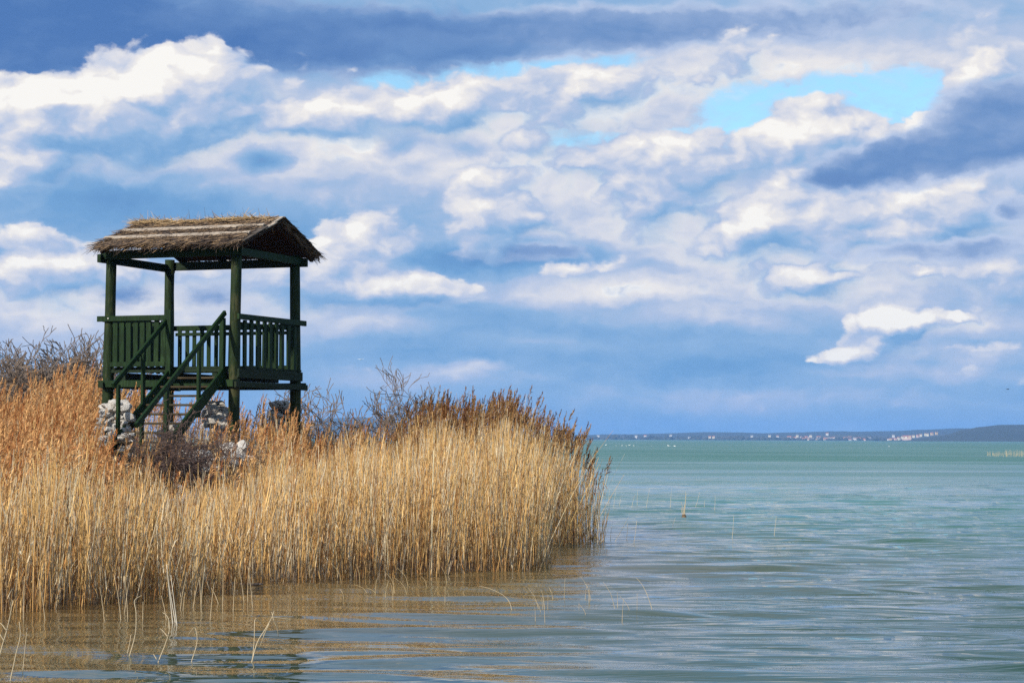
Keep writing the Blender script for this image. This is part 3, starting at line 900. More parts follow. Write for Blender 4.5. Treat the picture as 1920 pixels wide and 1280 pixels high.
# ------------------------------------------------------------------ limestone heaps
def stone_mesh(seed):
    r = random.Random(seed)
    bm = bmesh.new()
    bmesh.ops.create_icosphere(bm, subdivisions=2, radius=1.0)
    sx, sy, sz = r.uniform(.8, 1.3), r.uniform(.7, 1.1), r.uniform(.45, .8)
    pl = [(Vector((r.gauss(0, 1), r.gauss(0, 1), r.gauss(0, 1))).normalized(), r.uniform(.55, .85)) for _ in range(13)]
    for v in bm.verts:
        p = v.co * r.uniform(.95, 1.05)
        for nn, d in pl:
            e = p.dot(nn) - d
            if e > 0: p = p - nn * e
        v.co = Vector((p.x * sx, p.y * sy, p.z * sz))
    me = bpy.data.meshes.new('stone')
    bm.to_mesh(me); bm.free()
    me.materials.append(M_stone)
    return me
STONES = [stone_mesh(i) for i in range(12)]
def heap(loc, label, spots, group='white limestone heaps under the lookout'):
    t = empty('stone_heap', loc, label, 'stones', group)
    r = random.Random(int(loc[0] * 100))
    for (p, s) in spots:
        o = bpy.data.objects.new('stone', r.choice(STONES))
        C.objects.link(o)
        o.parent = t
        o.location = Vector(p) - Vector(loc)
        o.scale = (s * r.uniform(.85, 1.2), s * r.uniform(.85, 1.2), s * r.uniform(.8, 1.1))
        o.rotation_euler = (r.uniform(-.4, .4), r.uniform(-.4, .4), r.uniform(0, 6.28))
    return t
def pile(px0, px1, py_top, py_bot, Y, n, seed, dy=.6, smin=.09, smax=.2):
    """a dry heap: stones fill the given front, battered back as it rises"""
    r = random.Random(seed)
    res = []
    for k in range(n):
        v = r.random()
        spread = .55 + .45 * v
        u = (px0 + px1) / 2 + (px1 - px0) / 2 * r.uniform(-1, 1) * spread
        py = py_top + (py_bot - py_top) * v
        s = r.uniform(smin, smax)
        p = at(u, py, Y + (1 - v) * dy + r.uniform(-.12, .2))
        res.append((p, s))
    return res
def heap_px(px0, px1, pt, pb, Y, n, seed, label, **k):
    sp = pile(px0, px1, pt, pb, Y, n, seed, **k)
    b = at((px0 + px1) / 2, pb, Y)
    heap((b.x, Y, b.z - .1), label, sp)
heap_px(176, 258, 758, 872, 34.7, 210, 11, 'tall white limestone heap left of the stair among orange reeds', smin=.05, smax=.14)
heap_px(378, 432, 758, 806, 36.4, 90, 12, 'white limestone heap under the front right post of the lookout', smin=.05, smax=.13)
heap_px(500, 566, 756, 860, 38.2, 150, 13, 'shaded grey dry stone wall beside the rear right post', smin=.06, smax=.14)
heap_px(300, 345, 800, 850, 35.4, 24, 16, 'white limestone heap behind the stair treads', smin=.08, smax=.15)
heap_px(410, 478, 838, 874, 33.6, 30, 14, 'low white limestone heap right of the dark bramble', smin=.08, smax=.16)
heap_px(310, 420, 850, 905, 33.0, 42, 15, 'broken white limestone showing through the dark bramble', smin=.08, smax=.17)
heap_px(325, 360, 918, 945, 31.6, 9, 17, 'few white stones low in the reeds below the bramble', smin=.08, smax=.14)

# ------------------------------------------------------------------ bare shrubs
RMIN = [.0055]
def grow(mb_t, mb_w, p, d, length, rad, depth, r, spread, up, kink=.22):
    segs = 3
    pts, rads = [p.copy()], [rad]
    for s in range(segs):
        d = (d + Vector((r.gauss(0, kink), r.gauss(0, kink), r.gauss(0, kink * .6) + up))).normalized()
        p = p + d * (length / segs)
        pts.append(p.copy()); rads.append(max(RMIN[0], rad * (1 - .35 * (s + 1) / segs)))
    (mb_t if depth >= 3 else mb_w).tube(pts, rads, 5 if depth >= 3 else 3, caps=False)
    if depth <= 0:
        return
    kids = r.choice([2, 3, 3]) if depth < 4 else r.choice([3, 4])
    for k in range(kids):
        i = r.choice([1, 2, 3]) if k else 3
        nd = (d + Vector((r.gauss(0, spread), r.gauss(0, spread), r.gauss(0, spread * .8)))).normalized()
        grow(mb_t, mb_w, pts[i], nd, length * r.uniform(.6, .85), rads[i] * r.uniform(.55, .75), depth - 1, r, spread, up, kink)
def shrub(base, h, seed, label, stems=4, depth=4, rad=.03, spread=.55, up=.06, group=None, mats=(None, None), lean=(0, 0), cat='shrub', name='bare_shrub', kink=.22, fan=.45):
    r = random.Random(seed)
    t = empty(name, base, label, cat, group)
    a, b = MB(), MB()
    for s in range(stems):
        d = Vector((lean[0] + r.gauss(0, fan), lean[1] + r.gauss(0, fan), 1)).normalized()
        grow(a, b, Vector((r.gauss(0, .06 * stems ** .5), r.gauss(0, .06 * stems ** .5), -.1)), d, h * .40 * r.uniform(.8, 1.1), rad * r.uniform(.7, 1.1), depth, r, spread, up, kink)
    # bring the whole to its true height
    top = max(v[2] for v in a.v + b.v)
    k = h / top
    for q in (a, b):
        q.v = [(x * k, y * k, z * k) for x, y, z in q.v]
    a.build('trunk', mats[0] or M_bark, t)
    b.build('twigs', mats[1] or M_twig, t)['kind'] = 'stuff'
    return t
def shrub_px(px, py_top, Y, seed, label, z0=None, **k):
    tp = at(px, py_top, Y)
    z = 0.15 if z0 is None else z0
    shrub((tp.x, Y, z), tp.z - z, seed, label, **k)
RMIN[0] = .011
GL = 'bare shrubs behind the reeds on the left'
shrub_px(10, 612, 50, 31, 'bare grey shrub with two pale dead tips at the left frame edge', stems=8, depth=6, rad=.045, group=GL, fan=.6)
shrub_px(-55, 640, 51, 37, 'dense bare grey shrub cut by the left frame edge', stems=8, depth=6, rad=.045, group=GL, fan=.6)
shrub_px(82, 616, 49, 32, 'tallest narrow bare shrub in the left background thicket', stems=7, depth=6, rad=.045, group=GL, fan=.34)
shrub_px(130, 645, 48, 33, 'round bare brown shrub nearest the lookout in the left thicket', stems=8, depth=6, rad=.04, group=GL, fan=.6)
shrub_px(50, 670, 47, 38, 'low bare brown shrub in front of the left thicket', stems=8, depth=6, rad=.04, group=GL, fan=.7)
RMIN[0] = .0095
GR = 'bare shrubs behind the reeds right of the lookout'
shrub_px(776, 668, 45.6, 34, 'tallest crooked bare shrub right of the lookout against blue sky', stems=3, depth=5, rad=.04, spread=.55, up=.12, group=GR, lean=(.05, 0), kink=.27, fan=.28)
shrub_px(728, 735, 45.2, 39, 'low crooked bare shrub left of the tallest one', stems=4, depth=4, rad=.028, spread=.6, group=GR, kink=.32)
shrub_px(655, 708, 46.0, 35, 'rounded fine twigged bare shrub midway between lookout and tallest shrub', stems=5, depth=4, rad=.03, up=.14, group=GR, kink=.24, fan=.35)
shrub_px(592, 722, 46.4, 36, 'thin bare sapling just right of the rear right post', stems=3, depth=4, rad=.022, group=GR, lean=(-.1, 0), kink=.28, fan=.25)
shrub_px(505, 716, 45.0, 40, 'dark bare shrub seen under the lookout floor at right', stems=6, depth=4, rad=.025, group=GR, fan=.6)
# dark bramble in front of the stair
RMIN[0] = .004
bz = at(385, 905, 32.9)
shrub((bz.x, 32.9, bz.z - .25), 1.55, 41, 'dense dark brown bramble bush in front of the stair foot', stems=12, depth=5, rad=.014, spread=.7, up=.03, mats=(M_twig_d, M_twig_d), name='bramble', cat='bush', kink=.35, fan=.75)
bz = at(345, 900, 32.5)
shrub((bz.x, 32.5, bz.z - .3), 1.05, 42, 'smaller dark bramble left of the dense one below the stair', stems=7, depth=5, rad=.012, spread=.7, up=.03, mats=(M_twig_d, M_twig_d), name='bramble', cat='bush', kink=.35, fan=.8)

# ------------------------------------------------------------------ the reed bed (nobody could count it)
BACK = [(-200, 726), (0, 735), (60, 722), (110, 700), (170, 692), (200, 735), (260, 745), (310, 752), (400, 770), (450, 772), (520, 782), (570, 790), (600, 808), (650, 812), (700, 800), (740, 790), (780, 778), (820, 762), (870, 752), (930, 756), (970, 766), (1010, 778), (1050, 806), (1075, 826), (1100, 862), (1125, 900), (1145, 925)]
FRONT = [(-200, 880), (0, 880), (120, 865), (200, 880), (260, 900), (330, 925), (400, 915), (460, 885), (520, 862), (600, 850), (700, 842), (800, 832), (900, 826), (1000, 826), (1060, 850), (1100, 885), (1145, 930)]
def reeds():
    n0 = 78000
    X = rng.uniform(-13.5, 1.62, n0); Y = rng.uniform(19.4, 47, n0)
    ok = inside(X, Y)
    X, Y = X[ok], Y[ok]
    px = 960 + F * X / Y
    dsh = shore_dist(X, Y)
    # thinner away from the front edge; none inside the lookout, the stair and the stone heaps
    pxf = np.clip(px, -200, 1145)
    loc = np.stack([X - ORG.x, Y - ORG.y], -1)
    lx = loc @ np.array([e1.x, e1.y]); ly = loc @ np.array([e2.x, e2.y])
    keep = (px > -170) & (px < 1160)
    keep &= ~((lx > -.2) & (lx < Wd + .2) & (ly > -.3) & (ly < Dp + .2))
    keep &= ~((lx > NX - .1) & (lx < Wd + .0) & (ly > -2.9) & (ly < .1))
    # clearing on the stony slope around the stair foot and bramble
    clear_ = np.exp(-(((px - 372) / 75) ** 2 + ((Y - 33.8) / 2.6) ** 2))
    keep &= rng.uniform(0, 1, len(X)) > clear_ * .62
    clear2 = np.exp(-(((px - 217) / 44) ** 2 + ((Y - 33.2) / 2.6) ** 4))
    keep &= rng.uniform(0, 1, len(X)) > clear2 * 1.06
    keep &= ~((px > 585) & (px < 730) & (Y > 37.5) & (rng.uniform(0, 1, len(X)) < .5))
    keep &= ~((px > 175) & (px < 480) & (Y > 33.2) & (rng.uniform(0, 1, len(X)) < .55))
    keep &= ~((px > 1075) & (rng.uniform(0, 1, len(X)) < .12))
    keep &= ~((px > 560) & (Y > 42.0))
    keep &= (Y < 44) | (rng.uniform(0, 1, len(X)) < .4)
    dens = np.where(Y < 31, 1.0, np.where(Y < 38, .85, .5))
    keep &= rng.uniform(0, 1, len(X)) < dens
    # clumpiness
    cl = .5 + .5 * np.sin(X * 3.1 + 1.7 * np.sin(Y * 1.3)) * np.sin(Y * 2.3 + 1.1 * np.sin(X * 1.9))
    keep &= rng.uniform(0, 1, len(X)) < .62 + .38 * cl
    X, Y, px, dsh = X[keep], Y[keep], px[keep], dsh[keep]
    n = len(X)
    # where the tip of each stalk stands
    yf = np.interp(px, SHX[2:12, 0] * F / SHX[2:12, 1] + 960, SHX[2:12, 1])
    yf = np.where(px > 1015, 34.0, yf)
    yf = np.where(px < 0, 20.3, yf)
    yb = np.where(px < 185, 45.0, np.where(px < 570, 36.0, np.where(px < 760, 39.5, 38.0)))
    yb = np.where(px > 1030, 36.5, yb)
    t = np.clip((Y - yf) / (yb - yf), 0, 1)
    ex = np.where((px > 180) & (px < 600), 2.4, .9)                              # the stony rise before the lookout carries low reeds
    tp = np.interp(px, [p[0] for p in FRONT], [p[1] for p in FRONT]) * (1 - t ** ex) + np.interp(px, [p[0] for p in BACK], [p[1] for p in BACK]) * t ** ex
    tp = tp + np.abs(rng.normal(0, 1, n)) * np.where(px < 1000, 30, 22) * (30 / Y) + rng.normal(0, 12, n)
    tp = tp + 10 * np.sin(px * .045) + 7 * np.sin(px * .11 + 2)
    cap1 = (px > 178) & (px < 256) & (Y < 35.0) & (rng.uniform(0, 1, n) < .76)
    tp = np.where(cap1, np.maximum(tp, 846 + rng.uniform(0, 34, n)), tp)
    cap2 = (px > 296) & (px < 462) & (Y < 33.4) & (rng.uniform(0, 1, n) < .55)
    tp = np.where(cap2, np.maximum(tp, 892 + rng.uniform(0, 40, n)), tp)
    ztop = CAMH + (HZ - tp) / F * Y - .10
    gz = np.where(dsh < .6, np.minimum(ground_z(X, Y), 0.0), ground_z(X, Y)) - .05
    # a scatter of short broken stalks
    H = np.maximum(ztop - gz, .45)
    short = rng.uniform(0, 1, n) < .16
    H = np.where(short, H * rng.uniform(.35, .85, n), H)
    H = np.minimum(H, 3.0)
    edge = np.clip(1 - dsh / .7, 0, 1)
    # lean and bend
    la = rng.uniform(0, 6.283, n)
    lm = np.abs(rng.normal(0, .085, n)) + edge * np.abs(rng.normal(0, .05, n))
    wild = rng.uniform(0, 1, n) < .075
    lm = np.where(wild, rng.uniform(.15, .55, n), lm)
    lean = np.stack([np.cos(la) * lm + .015, np.sin(la) * lm, np.zeros(n)], -1)
    bend = rng.normal(0, .05, (n, 3)) * np.array([1, 1, 0]) + np.array([.03, 0, 0])
    base = np.stack([X, Y, gz], -1)
    def axis(tt):                                   # tt (n,) or scalar
        tt = np.broadcast_to(np.asarray(tt, float), (n,))[:, None]
        hh = H[:, None]
        return base + hh * (tt * (np.array([0, 0, 1.0]) + lean) + tt ** 2 * bend)
    # colours: each stalk has its own
    straw = np.array([.90, .575, .225]); pale = np.array([.92, .77, .52]); orange = np.array([.60, .29, .09]); brown = np.array([.30, .15, .06]); grey = np.array([.55, .45, .32])
    u = rng.uniform(0, 1, n)
    pal = np.stack([straw, pale, straw * 1.08, orange, brown, grey])
    ci = np.select([u < .40, u < .64, u < .79, u < .86, u < .93], [0, 1, 2, 3, 4], 5)
    col = pal[ci] * rng.uniform(.78, 1.18, (n, 1))
    vs, fs, cs = [], [], []
    offv = 0
    def push(V, Q, Cc):
        nonlocal offv
        vs.append(V.reshape(-1, 3)); fs.append(Q.reshape(-1, 4) + offv); cs.append(Cc.reshape(-1, 3)); offv += V.reshape(-1, 3).shape[0]
    # stems: three-sided, four rings
    ring = 3
    ts = [0, .35, .7, 1.0]
    r0 = .0047 * np.exp(rng.normal(0, .32, n))
    V = np.zeros((n, len(ts), ring, 3)); Cc = np.zeros_like(V)
    ph = rng.uniform(0, 6.283, n)
    for i, tt in enumerate(ts):
        c = axis(tt)
        rr_ = r0 * (1 - .55 * tt)
        for k in range(ring):
            a = ph + k * 2.0944
            V[:, i, k] = c + np.stack([np.cos(a) * rr_, np.sin(a) * rr_, np.zeros(n)], -1)
        wet = np.array([.55, .45, .40]) if i == 0 else np.ones(3)              # dark soaked foot of the stalk
        Cc[:, i] = (col * wet)[:, None, :]
    q = np.array([[i * ring + k, i * ring + (k + 1) % ring, (i + 1) * ring + (k + 1) % ring, (i + 1) * ring + k] for i in range(3) for k in range(ring)])
    push(V, (np.arange(n) * len(ts) * ring)[:, None, None] + q[None], Cc)
    # dry leaves: bent ribbons clasping the stem
    for rep in range(3):
        sel = np.nonzero(rng.uniform(0, 1, n) < (.75, .6, .45)[rep])[0]
        m_ = len(sel)
        t0 = rng.uniform(.10, .88, m_)
        a = rng.uniform(0, 6.283, m_)
        L = rng.uniform(.12, .36, m_)
        wd = rng.uniform(.006, .014, m_)
        st = (base + H[:, None] * 0)[sel] + H[sel][:, None] * (t0[:, None] * (np.array([0, 0, 1.0]) + lean[sel]) + (t0 ** 2)[:, None] * bend[sel])
        dr = np.stack([np.cos(a), np.sin(a), np.zeros(m_)], -1)
        droop = rng.uniform(-1.1, .75, m_)
        V = np.zeros((m_, 4, 2, 3)); Cc = np.zeros_like(V)
        sd = np.stack([-np.sin(a), np.cos(a), rng.normal(0, .3, m_)], -1)
        lc = pal[rng.choice([0, 2, 3, 3, 4, 5, 1], m_)] * rng.uniform(.75, 1.15, (m_, 1))
        for i, s in enumerate((0, .33, .67, 1.0)):
            o_ = st + dr * (L * s * .38)[:, None] + np.array([0, 0, 1.0]) * (L * (s * .75 + droop * s * s * .8))[:, None]
            w = wd * (1, .95, .7, .12)[i]
            V[:, i, 0] = o_ - sd * w[:, None] / 2; V[:, i, 1] = o_ + sd * w[:, None] / 2
            Cc[:, i] = lc[:, None]
        q = np.array([[i * 2, i * 2 + 1, i * 2 + 3, i * 2 + 2] for i in range(3)])
        push(V, (np.arange(m_) * 8)[:, None, None] + q[None], Cc)
    # plumes: drooping feathery heads on the taller stalks
    pp = np.clip((t - .40) / .45, 0, 1) * .5
    pp = np.where(px < 210, np.clip((t + .02) / .5, .0, 1) ** 1.4 * .55, pp)
    pp = np.where((px > 240) & (px < 480), np.clip((t - .55) / .4, 0, 1) * .55, pp)
    pp = np.where(px > 780, np.clip((t - .62) / .3, 0, 1) * .62, pp)
    pp = np.where((px > 480) & (px < 780), pp * .55, pp)
    sel = np.nonzero((rng.uniform(0, 1, n) < pp) & ~short & ~wild)[0]
    m_ = len(sel)
    B = 22
    top = axis(1.0)[sel]
    axd = (axis(1.0) - axis(.85))[sel]; axd /= np.linalg.norm(axd, axis=1)[:, None]
    PL = rng.uniform(.20, .34, m_)
    side_a = rng.normal(0.2, .7, m_)                                          # heads nod downwind, to the right
    nod = np.stack([np.cos(side_a), np.sin(side_a) * .6, np.zeros(m_)], -1)
    tone = rng.uniform(-.35, 1.1, m_)
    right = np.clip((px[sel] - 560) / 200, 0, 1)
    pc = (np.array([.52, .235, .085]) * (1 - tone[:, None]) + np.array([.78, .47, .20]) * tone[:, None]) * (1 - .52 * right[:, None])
    V = np.zeros((m_, B, 3, 2, 3)); Cc = np.zeros_like(V)
    for b in range(B):
        s = (b + rng.uniform(0, 1, m_)) / B
        o_ = top - axd * (PL * .42)[:, None] + axd * (PL * s)[:, None] + nod * (PL * .17 * s * s)[:, None]
        a = rng.uniform(0, 6.283, m_)
        rad = PL * (.25 * (1 - s) + .05) * rng.uniform(.5, 1.1, m_)
        dv = np.stack([np.cos(a), np.sin(a), np.zeros(m_)], -1) + nod * .6
        e_ = o_ + dv * rad[:, None] + np.array([0, 0, 1.0]) * (PL * rng.uniform(.10, .30, m_))[:, None]
        mid = (o_ + e_) / 2 + np.array([0, 0, 1.0]) * (PL * .06)[:, None]
        sd = np.stack([-np.sin(a), np.cos(a), rng.normal(0, .8, m_)], -1); sd /= np.linalg.norm(sd, axis=1)[:, None]
        w = rng.uniform(.010, .020, m_)
        tc_ = pc * rng.uniform(.7, 1.25, (m_, 1))
        for i, (c, k) in enumerate(((o_, .5), (mid, 1.0), (e_, .25))):
            V[:, b, i, 0] = c - sd * (w * k / 2)[:, None]; V[:, b, i, 1] = c + sd * (w * k / 2)[:, None]
            Cc[:, b, i] = tc_[:, None]
    q = np.array([[0, 1, 3, 2], [2, 3, 5, 4]])
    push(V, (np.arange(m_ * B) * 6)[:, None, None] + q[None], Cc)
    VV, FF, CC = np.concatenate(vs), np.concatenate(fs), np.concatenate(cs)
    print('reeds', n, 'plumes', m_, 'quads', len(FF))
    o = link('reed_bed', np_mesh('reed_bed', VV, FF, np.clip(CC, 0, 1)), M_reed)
    tag(o, 'dense golden dry reed bed with brown plumes along the lake shore', 'reeds', kind='stuff')
reeds()

# ------------------------------------------------------------------ reeds far off at the right edge
def reed_patch():
    mb = MB()
    r = random.Random(9)
    for k in range(300):
        px, py = 1850 + 150 * r.random() ** .8, r.uniform(848, 853)
        p = on_water(px, py)
        h = r.uniform(.22, .72) * (1 if px > 1885 else .7)
        dx = r.uniform(-.08, .08)
        w = .011
        mb.add([(p.x - w, p.y, -.05), (p.x + w, p.y, -.05), (p.x + dx + w * .5, p.y, h), (p.x + dx - w * .5, p.y, h), (p.x, p.y + w * 1.5, -.05), (p.x + dx, p.y + w, h)], [(0, 1, 2, 3), (1, 4, 5, 2), (4, 0, 3, 5)])
    me = mb.mesh('distant_reeds')
    ca = me.color_attributes.new('tint', 'FLOAT_COLOR', 'POINT')
    ca.data.foreach_set('color', [.62, .53, .36, 1] * len(me.vertices))
    tag(link('distant_reeds', me, M_reed), 'thin pale strip of reeds far out in the water at the right', 'reeds', kind='stuff')
reed_patch()

# ------------------------------------------------------------------ single dead stalks standing in open water
def stalk(pts, label, group, rad=.006, tone=(.62, .50, .32), extra=()):
    """pts in photograph pixels, the first where it meets the water"""
    b = on_water(*pts[0])
    mb = MB()
    def line(pp, r0):
        P3 = [at(x, y, b.y + 0.03 * i) - Vector((b.x, b.y, 0)) for i, (x, y) in enumerate(pp)]
        dense = []
        for i in range(len(P3) - 1):
            for s in range(4):
                t = s / 4
                p0, p1, p2, p3 = P3[max(i-1, 0)], P3[i], P3[i+1], P3[min(i+2, len(P3)-1)]
                dense.append(.5 * ((2*p1) + (p2-p0)*t + (2*p0-5*p1+4*p2-p3)*t*t + (3*p1-p0-3*p2+p3)*t**3))
        dense.append(P3[-1])
        mb.tube(dense, [.72 * r0 * (1 - .6 * i / len(dense)) for i in range(len(dense))], 5)
    p0 = pts[0]
    line([(p0[0] - (pts[1][0]-p0[0]) * .06, p0[1] + 6)] + list(pts), rad)
    for e in extra:
        line(e, rad * .75)
    me = mb.mesh('reed_stalk')
    ca = me.color_attributes.new('tint', 'FLOAT_COLOR', 'POINT')
    ca.data.foreach_set('color', [*tone, 1] * len(me.vertices))
    o = link('reed_stalk', me, M_reed, None, True)
    o.location = (b.x, b.y, 0)
    tag(o, label, 'reed', group)
GS = 'single dead reeds standing in open water'
stalk([(475, 1240), (485, 1205), (500, 1180), (512, 1158), (516, 1146)], 'broken reed with pale drooping leaf tips, standing before the bed left of centre', GS, .008, extra=[[(512, 1158), (530, 1160), (549, 1163)], [(514, 1160), (522, 1180), (524, 1194)], [(507, 1170), (498, 1190), (489, 1215)], [(514, 1156), (511, 1148)]])
stalk([(476, 1238), (479, 1200), (480, 1163), (488, 1166), (497, 1180), (496, 1195)], 'hooked reed folded over at its top beside the broken reed', GS, .006)
stalk([(245, 1232), (256, 1190), (257, 1150), (254, 1128), (268, 1118)], 'tall crooked reed in the water before the left part of the bed', GS, .007)
stalk([(241, 1228), (246, 1205), (248, 1192), (254, 1193)], 'short hooked reed at the foot of the tall crooked one', GS, .006)
stalk([(300, 1240), (312, 1210), (320, 1180), (316, 1158), (307, 1150)], 'leaning reed with side leaves below the pale leaning stalks', GS, .007, extra=[[(316, 1195), (308, 1185), (302, 1180)], [(318, 1180), (318, 1160)], [(296, 1238), (290, 1228)]])
stalk([(362, 1240), (371, 1210), (371, 1190), (366, 1178), (355, 1192)], 'arched reed bowing left over the water below the bed', GS, .006)
stalk([(22, 1278), (32, 1230), (40, 1195), (38, 1168)], 'thin reed near the left frame corner, left of a straight one', GS, .007)
stalk([(44, 1276), (48, 1230), (53, 1180)], 'straight thin reed second from the left frame corner', GS, .006)
stalk([(-4, 1255), (6, 1215), (16, 1180), (24, 1140), (26, 1128)], 'long reed cut by the left frame edge with bent leaves', GS, .008, extra=[[(14, 1185), (4, 1172), (-6, 1170)], [(10, 1205), (2, 1192)]])
for k, (x0, y0, x1, y1) in enumerate([(326, 1172, 314, 1060), (334, 1175, 322, 1080), (331, 1170, 318, 1095)]):
    stalk([(x0, y0), ((x0 * 2 + x1) / 3, (y0 * 2 + y1) / 3), (x1, y1)], ('longest', 'middle', 'shortest')[k] + ' of three white stalks leaning left out of the bed edge', 'white stalks leaning from the bed edge', .009, (.74, .66, .52))
stalk([(1225, 1142), (1216, 1115), (1206, 1095), (1195, 1082)], 'long thin reed leaning left, farthest right before the bed tip', GS, .005)
stalk([(962, 1150), (958, 1130), (945, 1115), (920, 1103), (900, 1098)], 'long arched reed bowing left above the golden reflection', GS, .006)
r_ = random.Random(77)
ORD = 'leftmost second third fourth fifth sixth seventh eighth ninth tenth eleventh twelfth thirteenth fourteenth fifteenth sixteenth seventeenth eighteenth nineteenth twentieth'.split()
def ordered(items, text, group, rad, tone):
    items.sort(key=lambda q: q[0][0])
    for k, pts in enumerate(items):
        w = ORD[k] if k == 0 else ('rightmost' if k == len(items) - 1 else ORD[k] + ' from left')
        stalk(pts, w + ' ' + text, group, rad, tone)
L_ = []
for k in range(20):
    x = r_.uniform(1000, 1200); y = r_.uniform(1120, 1162)
    h = r_.uniform(18, 48); l = r_.uniform(-22, 4)
    L_.append([(x, y), (x + l * .35, y - h * .55), (x + l, y - h)])
ordered(L_, 'of the short thin reeds in the sparse stand before the bed tip', 'sparse thin reeds before the bed tip', .0042, (.56, .44, .27))
L_ = []
for k in range(16):
    x = r_.uniform(640, 900); y = 1092 + r_.uniform(0, 34)
    h = r_.uniform(14, 40); l = r_.uniform(-24, 8)
    L_.append([(x, y), (x + l * .3, y - h * .6), (x + l, y - h)])
ordered(L_, 'of the short bent reeds along the front edge of the bed', 'bent reeds along the front edge of the bed', .0045, (.60, .45, .24))
L_ = []
for k in range(20):
    x = r_.uniform(20, 480); y = 1170 - x * .075 + r_.uniform(-8, 26)
    h = r_.uniform(30, 95); l = r_.uniform(-14, 12)
    L_.append([(x, y), (x + l * .4, y - h * .5), (x + l, y - h)])
ordered(L_, 'of the pale reeds just outside the left front of the bed', 'pale reeds just outside the left front of the bed', .006, (.66, .52, .32))
OW = 'thin reeds in open water right of the bed tip'
spec = [((1262, 988), (1268, 968)), ((1374, 1010), (1377, 965)), ((1453, 1004), (1457, 968)), ((1341, 957), (1342, 928)), ((1285, 955), (1288, 924)), ((1258, 952), (1260, 914)), ((1305, 950), (1313, 920)), ((1322, 950), (1323, 935)), ((1213, 952), (1219, 914)),
        ((1196, 945), (1197, 918)), ((1186, 950), (1192, 926)), ((1190, 1018), (1195, 975)), ((1176, 1010), (1178, 980)), ((1155, 1014), (1180, 968)), ((1146, 1012), (1148, 985)), ((1152, 950), (1156, 918)), ((1143, 945), (1144, 915)), ((1162, 948), (1164, 930))]
LB = {0: 'thin reed leaning right, between the bed tip and the tufted stump', 1: 'lone straight thin reed right of the tufted stump', 2: 'lone thin reed with a hooked tip, farthest out in open water at the right', 3: 'thin straight reed right of the tufted stump, farther off', 5: 'tall thin reed behind and left of the tufted stump', 6: 'pair like reed behind the tufted stump to its right'}
REST = sorted((k for k in range(len(spec)) if k not in LB), key=lambda k: spec[k][0][0])
for i_, k in enumerate(REST):
    LB[k] = ('leftmost' if i_ == 0 else 'rightmost' if i_ == len(REST) - 1 else ORD[i_] + ' from left') + ' of the thin pale reeds standing just right of the bed tip'
for k, (a, b) in enumerate(spec):
    mid = ((a[0] * .5 + b[0] * .5) + r_.uniform(-1.2, 1.2), (a[1] + b[1]) / 2)
    pts = [a, mid, b]
    if k == 2: pts.append((b[0] + 2, b[1] + 3))
    stalk(pts, LB.get(k, 'thin pale reed standing in water just right of the bed tip'), OW, .0075 if k > 2 else .006, (.70, .60, .42))
# tufted stump
sb = on_water(1283, 969)
st_ = empty('reed_stump', (sb.x, sb.y, 0), 'dark reed stump with a tuft of pale stalks right of the bed tip', 'stump', OW)
q = MB(); q.tube([(0, 0, -.1), (.01, 0, .03), (.0, 0, .075)], [.055, .05, .035], 8); q.build('clod', M_soil, st_, True)
for k, (dx, hh) in enumerate(((-.02, .30), (.0, .22), (.045, .52), (-.045, .18), (.025, .26))):
    mb = MB(); mb.tube([(dx * .4, 0, .05), (dx, .005, .05 + hh * .6), (dx * 1.5 + (.02 if k % 2 else -.03), 0, .05 + hh)], [.006, .005, .003], 5)
    me = mb.mesh('stem'); ca = me.color_attributes.new('tint', 'FLOAT_COLOR', 'POINT'); ca.data.foreach_set('color', [.64, .52, .34, 1] * len(me.vertices))
    link('stem', me, M_reed, st_)
# driftwood
a, b = on_water(398, 1097), on_water(494, 1101)
q = MB(); q.tube([Vector((0, 0, .012)), (b - a) * .35 + Vector((0, .02, .02)), (b - a) * .7 + Vector((0, -.01, .018)), (b - a) + Vector((0, 0, .03))], [.010, .014, .016, .012], 7)
o = q.build('driftwood', M_bark, None, True); o.location = (a.x, a.y, 0)
tag(o, 'thin dark drift branch floating at the front edge of the reeds', 'branch')

# ------------------------------------------------------------------ birds
m, n = new_mat('white_feather')
finish(n, n.n('ShaderNodeBsdfPrincipled', {'Base Color': (0.82, 0.81, 0.78, 1), 'Roughness': 0.8}).outputs[0]); M_feather = m
m, n = new_mat('dark_feather')
finish(n, n.n('ShaderNodeBsdfPrincipled', {'Base Color': (0.05, 0.05, 0.06, 1), 'Roughness': 0.8}).outputs[0]); M_dfeather = m
m, n = new_mat('orange_bill')
finish(n, n.n('ShaderNodeBsdfPrincipled', {'Base Color': (0.6, 0.2, 0.04, 1), 'Roughness': 0.5}).outputs[0]); M_bill = m
def gull_body(flying):
    mb = MB()
    mb.tube([(-.22, 0, .10), (-.14, 0, .07), (0, 0, .065), (.12, 0, .09), (.17, 0, .13), (.20, 0, .19), (.25, 0, .205), (.28, 0, .20)], [.012, .06, .085, .07, .04, .034, .036, .012], 8)
    return mb
GB = 'white birds floating far out on the lake'
gm = None
proto = None
flock = [(1137, 833, 1.0), (1156, 834, .8), (1167, 834, .8), (1175, 834, .8), (1181, 833.5, 1.3), (1189, 834, .8), (1222, 834, .6), (1254, 834, 1.2), (1257, 835, .8), (1266, 834.5, 1.1), (1668, 834, 1.2)]
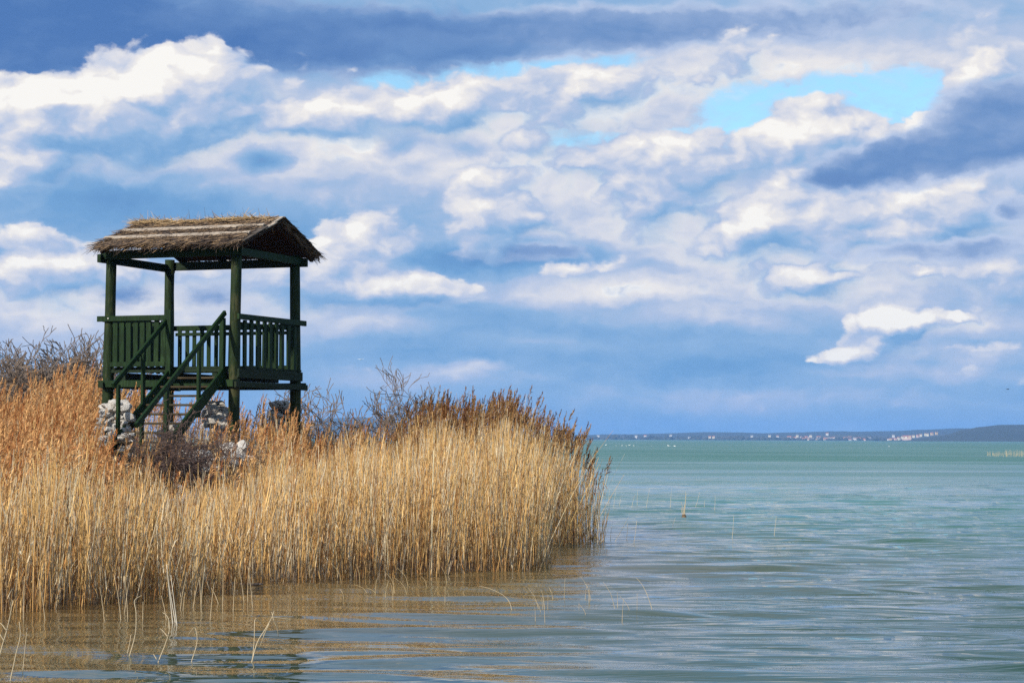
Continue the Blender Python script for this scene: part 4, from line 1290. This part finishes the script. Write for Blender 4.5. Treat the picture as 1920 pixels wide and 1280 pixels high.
for k, (px, py, s) in enumerate(flock):
    p = on_water(px, py + .8)
    lb = ('leftmost' if k == 0 else 'rightmost' if k == 9 else ORD[k] + ' from left') + ' of the white birds floating in a loose flock far out'
    if k == 10: lb = 'lone white bird floating far out below the far town'
    if proto is None:
        proto = empty('floating_bird', (p.x, p.y, 0), lb, 'bird', GB)
        parts = [gull_body(False).build('body', M_feather, proto, True)]
        q = MB(); q.tube([(.275, 0, .20), (.325, 0, .19)], [.011, .003], 6); parts.append(q.build('bill', M_bill, proto))
        q = MB(); q.tube([(-.26, .0, .12), (-.12, .05, .12), (.04, .06, .11)], [.006, .03, .03], 6); parts.append(q.build('wing', M_feather, proto, True))
        t = proto
    else:
        t = proto.copy(); C.objects.link(t)
        for c in parts:
            d = c.copy(); C.objects.link(d); d.parent = t
        t.location = (p.x, p.y, 0); t['label'] = lb
    t.scale = (s,) * 3
    t.rotation_euler = (0, 0, (k * 1.7) % 3.1)
def flying(px, py, Y, mat, label, s, heading):
    p = at(px, py, Y)
    t = empty('flying_bird', p, label, 'bird', None, heading)
    mb = MB(); mb.tube([(-.20, 0, 0), (-.1, 0, 0), (.06, 0, .01), (.16, 0, .02), (.21, 0, .015)], [.02, .045, .055, .035, .008], 8); mb.build('body', mat, t, True)
    for sd in (-1, 1):
        q = MB()
        q.add([(.06, sd*.03, .02), (-.08, sd*.03, .02), (.09, sd*.26, .10), (-.05, sd*.26, .09), (-.03, sd*.55, .05), (-.08, sd*.52, .05),
               (.06, sd*.03, .005), (-.08, sd*.03, .005), (.09, sd*.26, .088), (-.05, sd*.26, .08), (-.03, sd*.55, .046), (-.08, sd*.52, .046)],
              [(0, 1, 3, 2), (2, 3, 5, 4), (6, 8, 9, 7), (8, 10, 11, 9), (0, 2, 8, 6), (2, 4, 10, 8), (1, 7, 9, 3), (3, 9, 11, 5), (4, 5, 11, 10)])
        q.build('wing', mat, t)
    q = MB(); q.add([(-.17, -.02, 0), (-.17, .02, 0), (-.30, .05, 0), (-.30, -.05, 0), (-.17, -.02, .012), (-.17, .02, .012), (-.30, .05, .006), (-.30, -.05, .006)], [(0, 3, 2, 1), (4, 5, 6, 7), (0, 1, 5, 4), (1, 2, 6, 5), (2, 3, 7, 6), (3, 0, 4, 7)]); q.build('tail', mat, t)
    t.scale = (s,) * 3
flying(676, 675, 260, M_feather, 'white gull flying right of the lookout in front of blue cloud', 1.0, 1.2)
flying(1890, 726, 300, M_dfeather, 'dark bird flying high above the headland at the right', 1.0, .4)

# ------------------------------------------------------------------ haze
m, n = new_mat('haze_air')
vol = n.n('ShaderNodeVolumePrincipled', {'Color': (0.27, 0.52, 1.0, 1), 'Density': 1.3e-4, 'Anisotropy': 0.0})
n.n('ShaderNodeOutputMaterial', {'Volume': vol.outputs[0]})
q = MB()
x0, x1, y0, y1, z0, z1 = -9800, 9800, -9600, 9700, -2.5, 75.0
q.add([(x0, y0, z0), (x1, y0, z0), (x1, y1, z0), (x0, y1, z0), (x0, y0, z1), (x1, y0, z1), (x1, y1, z1), (x0, y1, z1)], [(0, 3, 2, 1), (4, 5, 6, 7), (0, 1, 5, 4), (1, 2, 6, 5), (2, 3, 7, 6), (3, 0, 4, 7)])
tag(q.build('haze', m), kind='stuff')
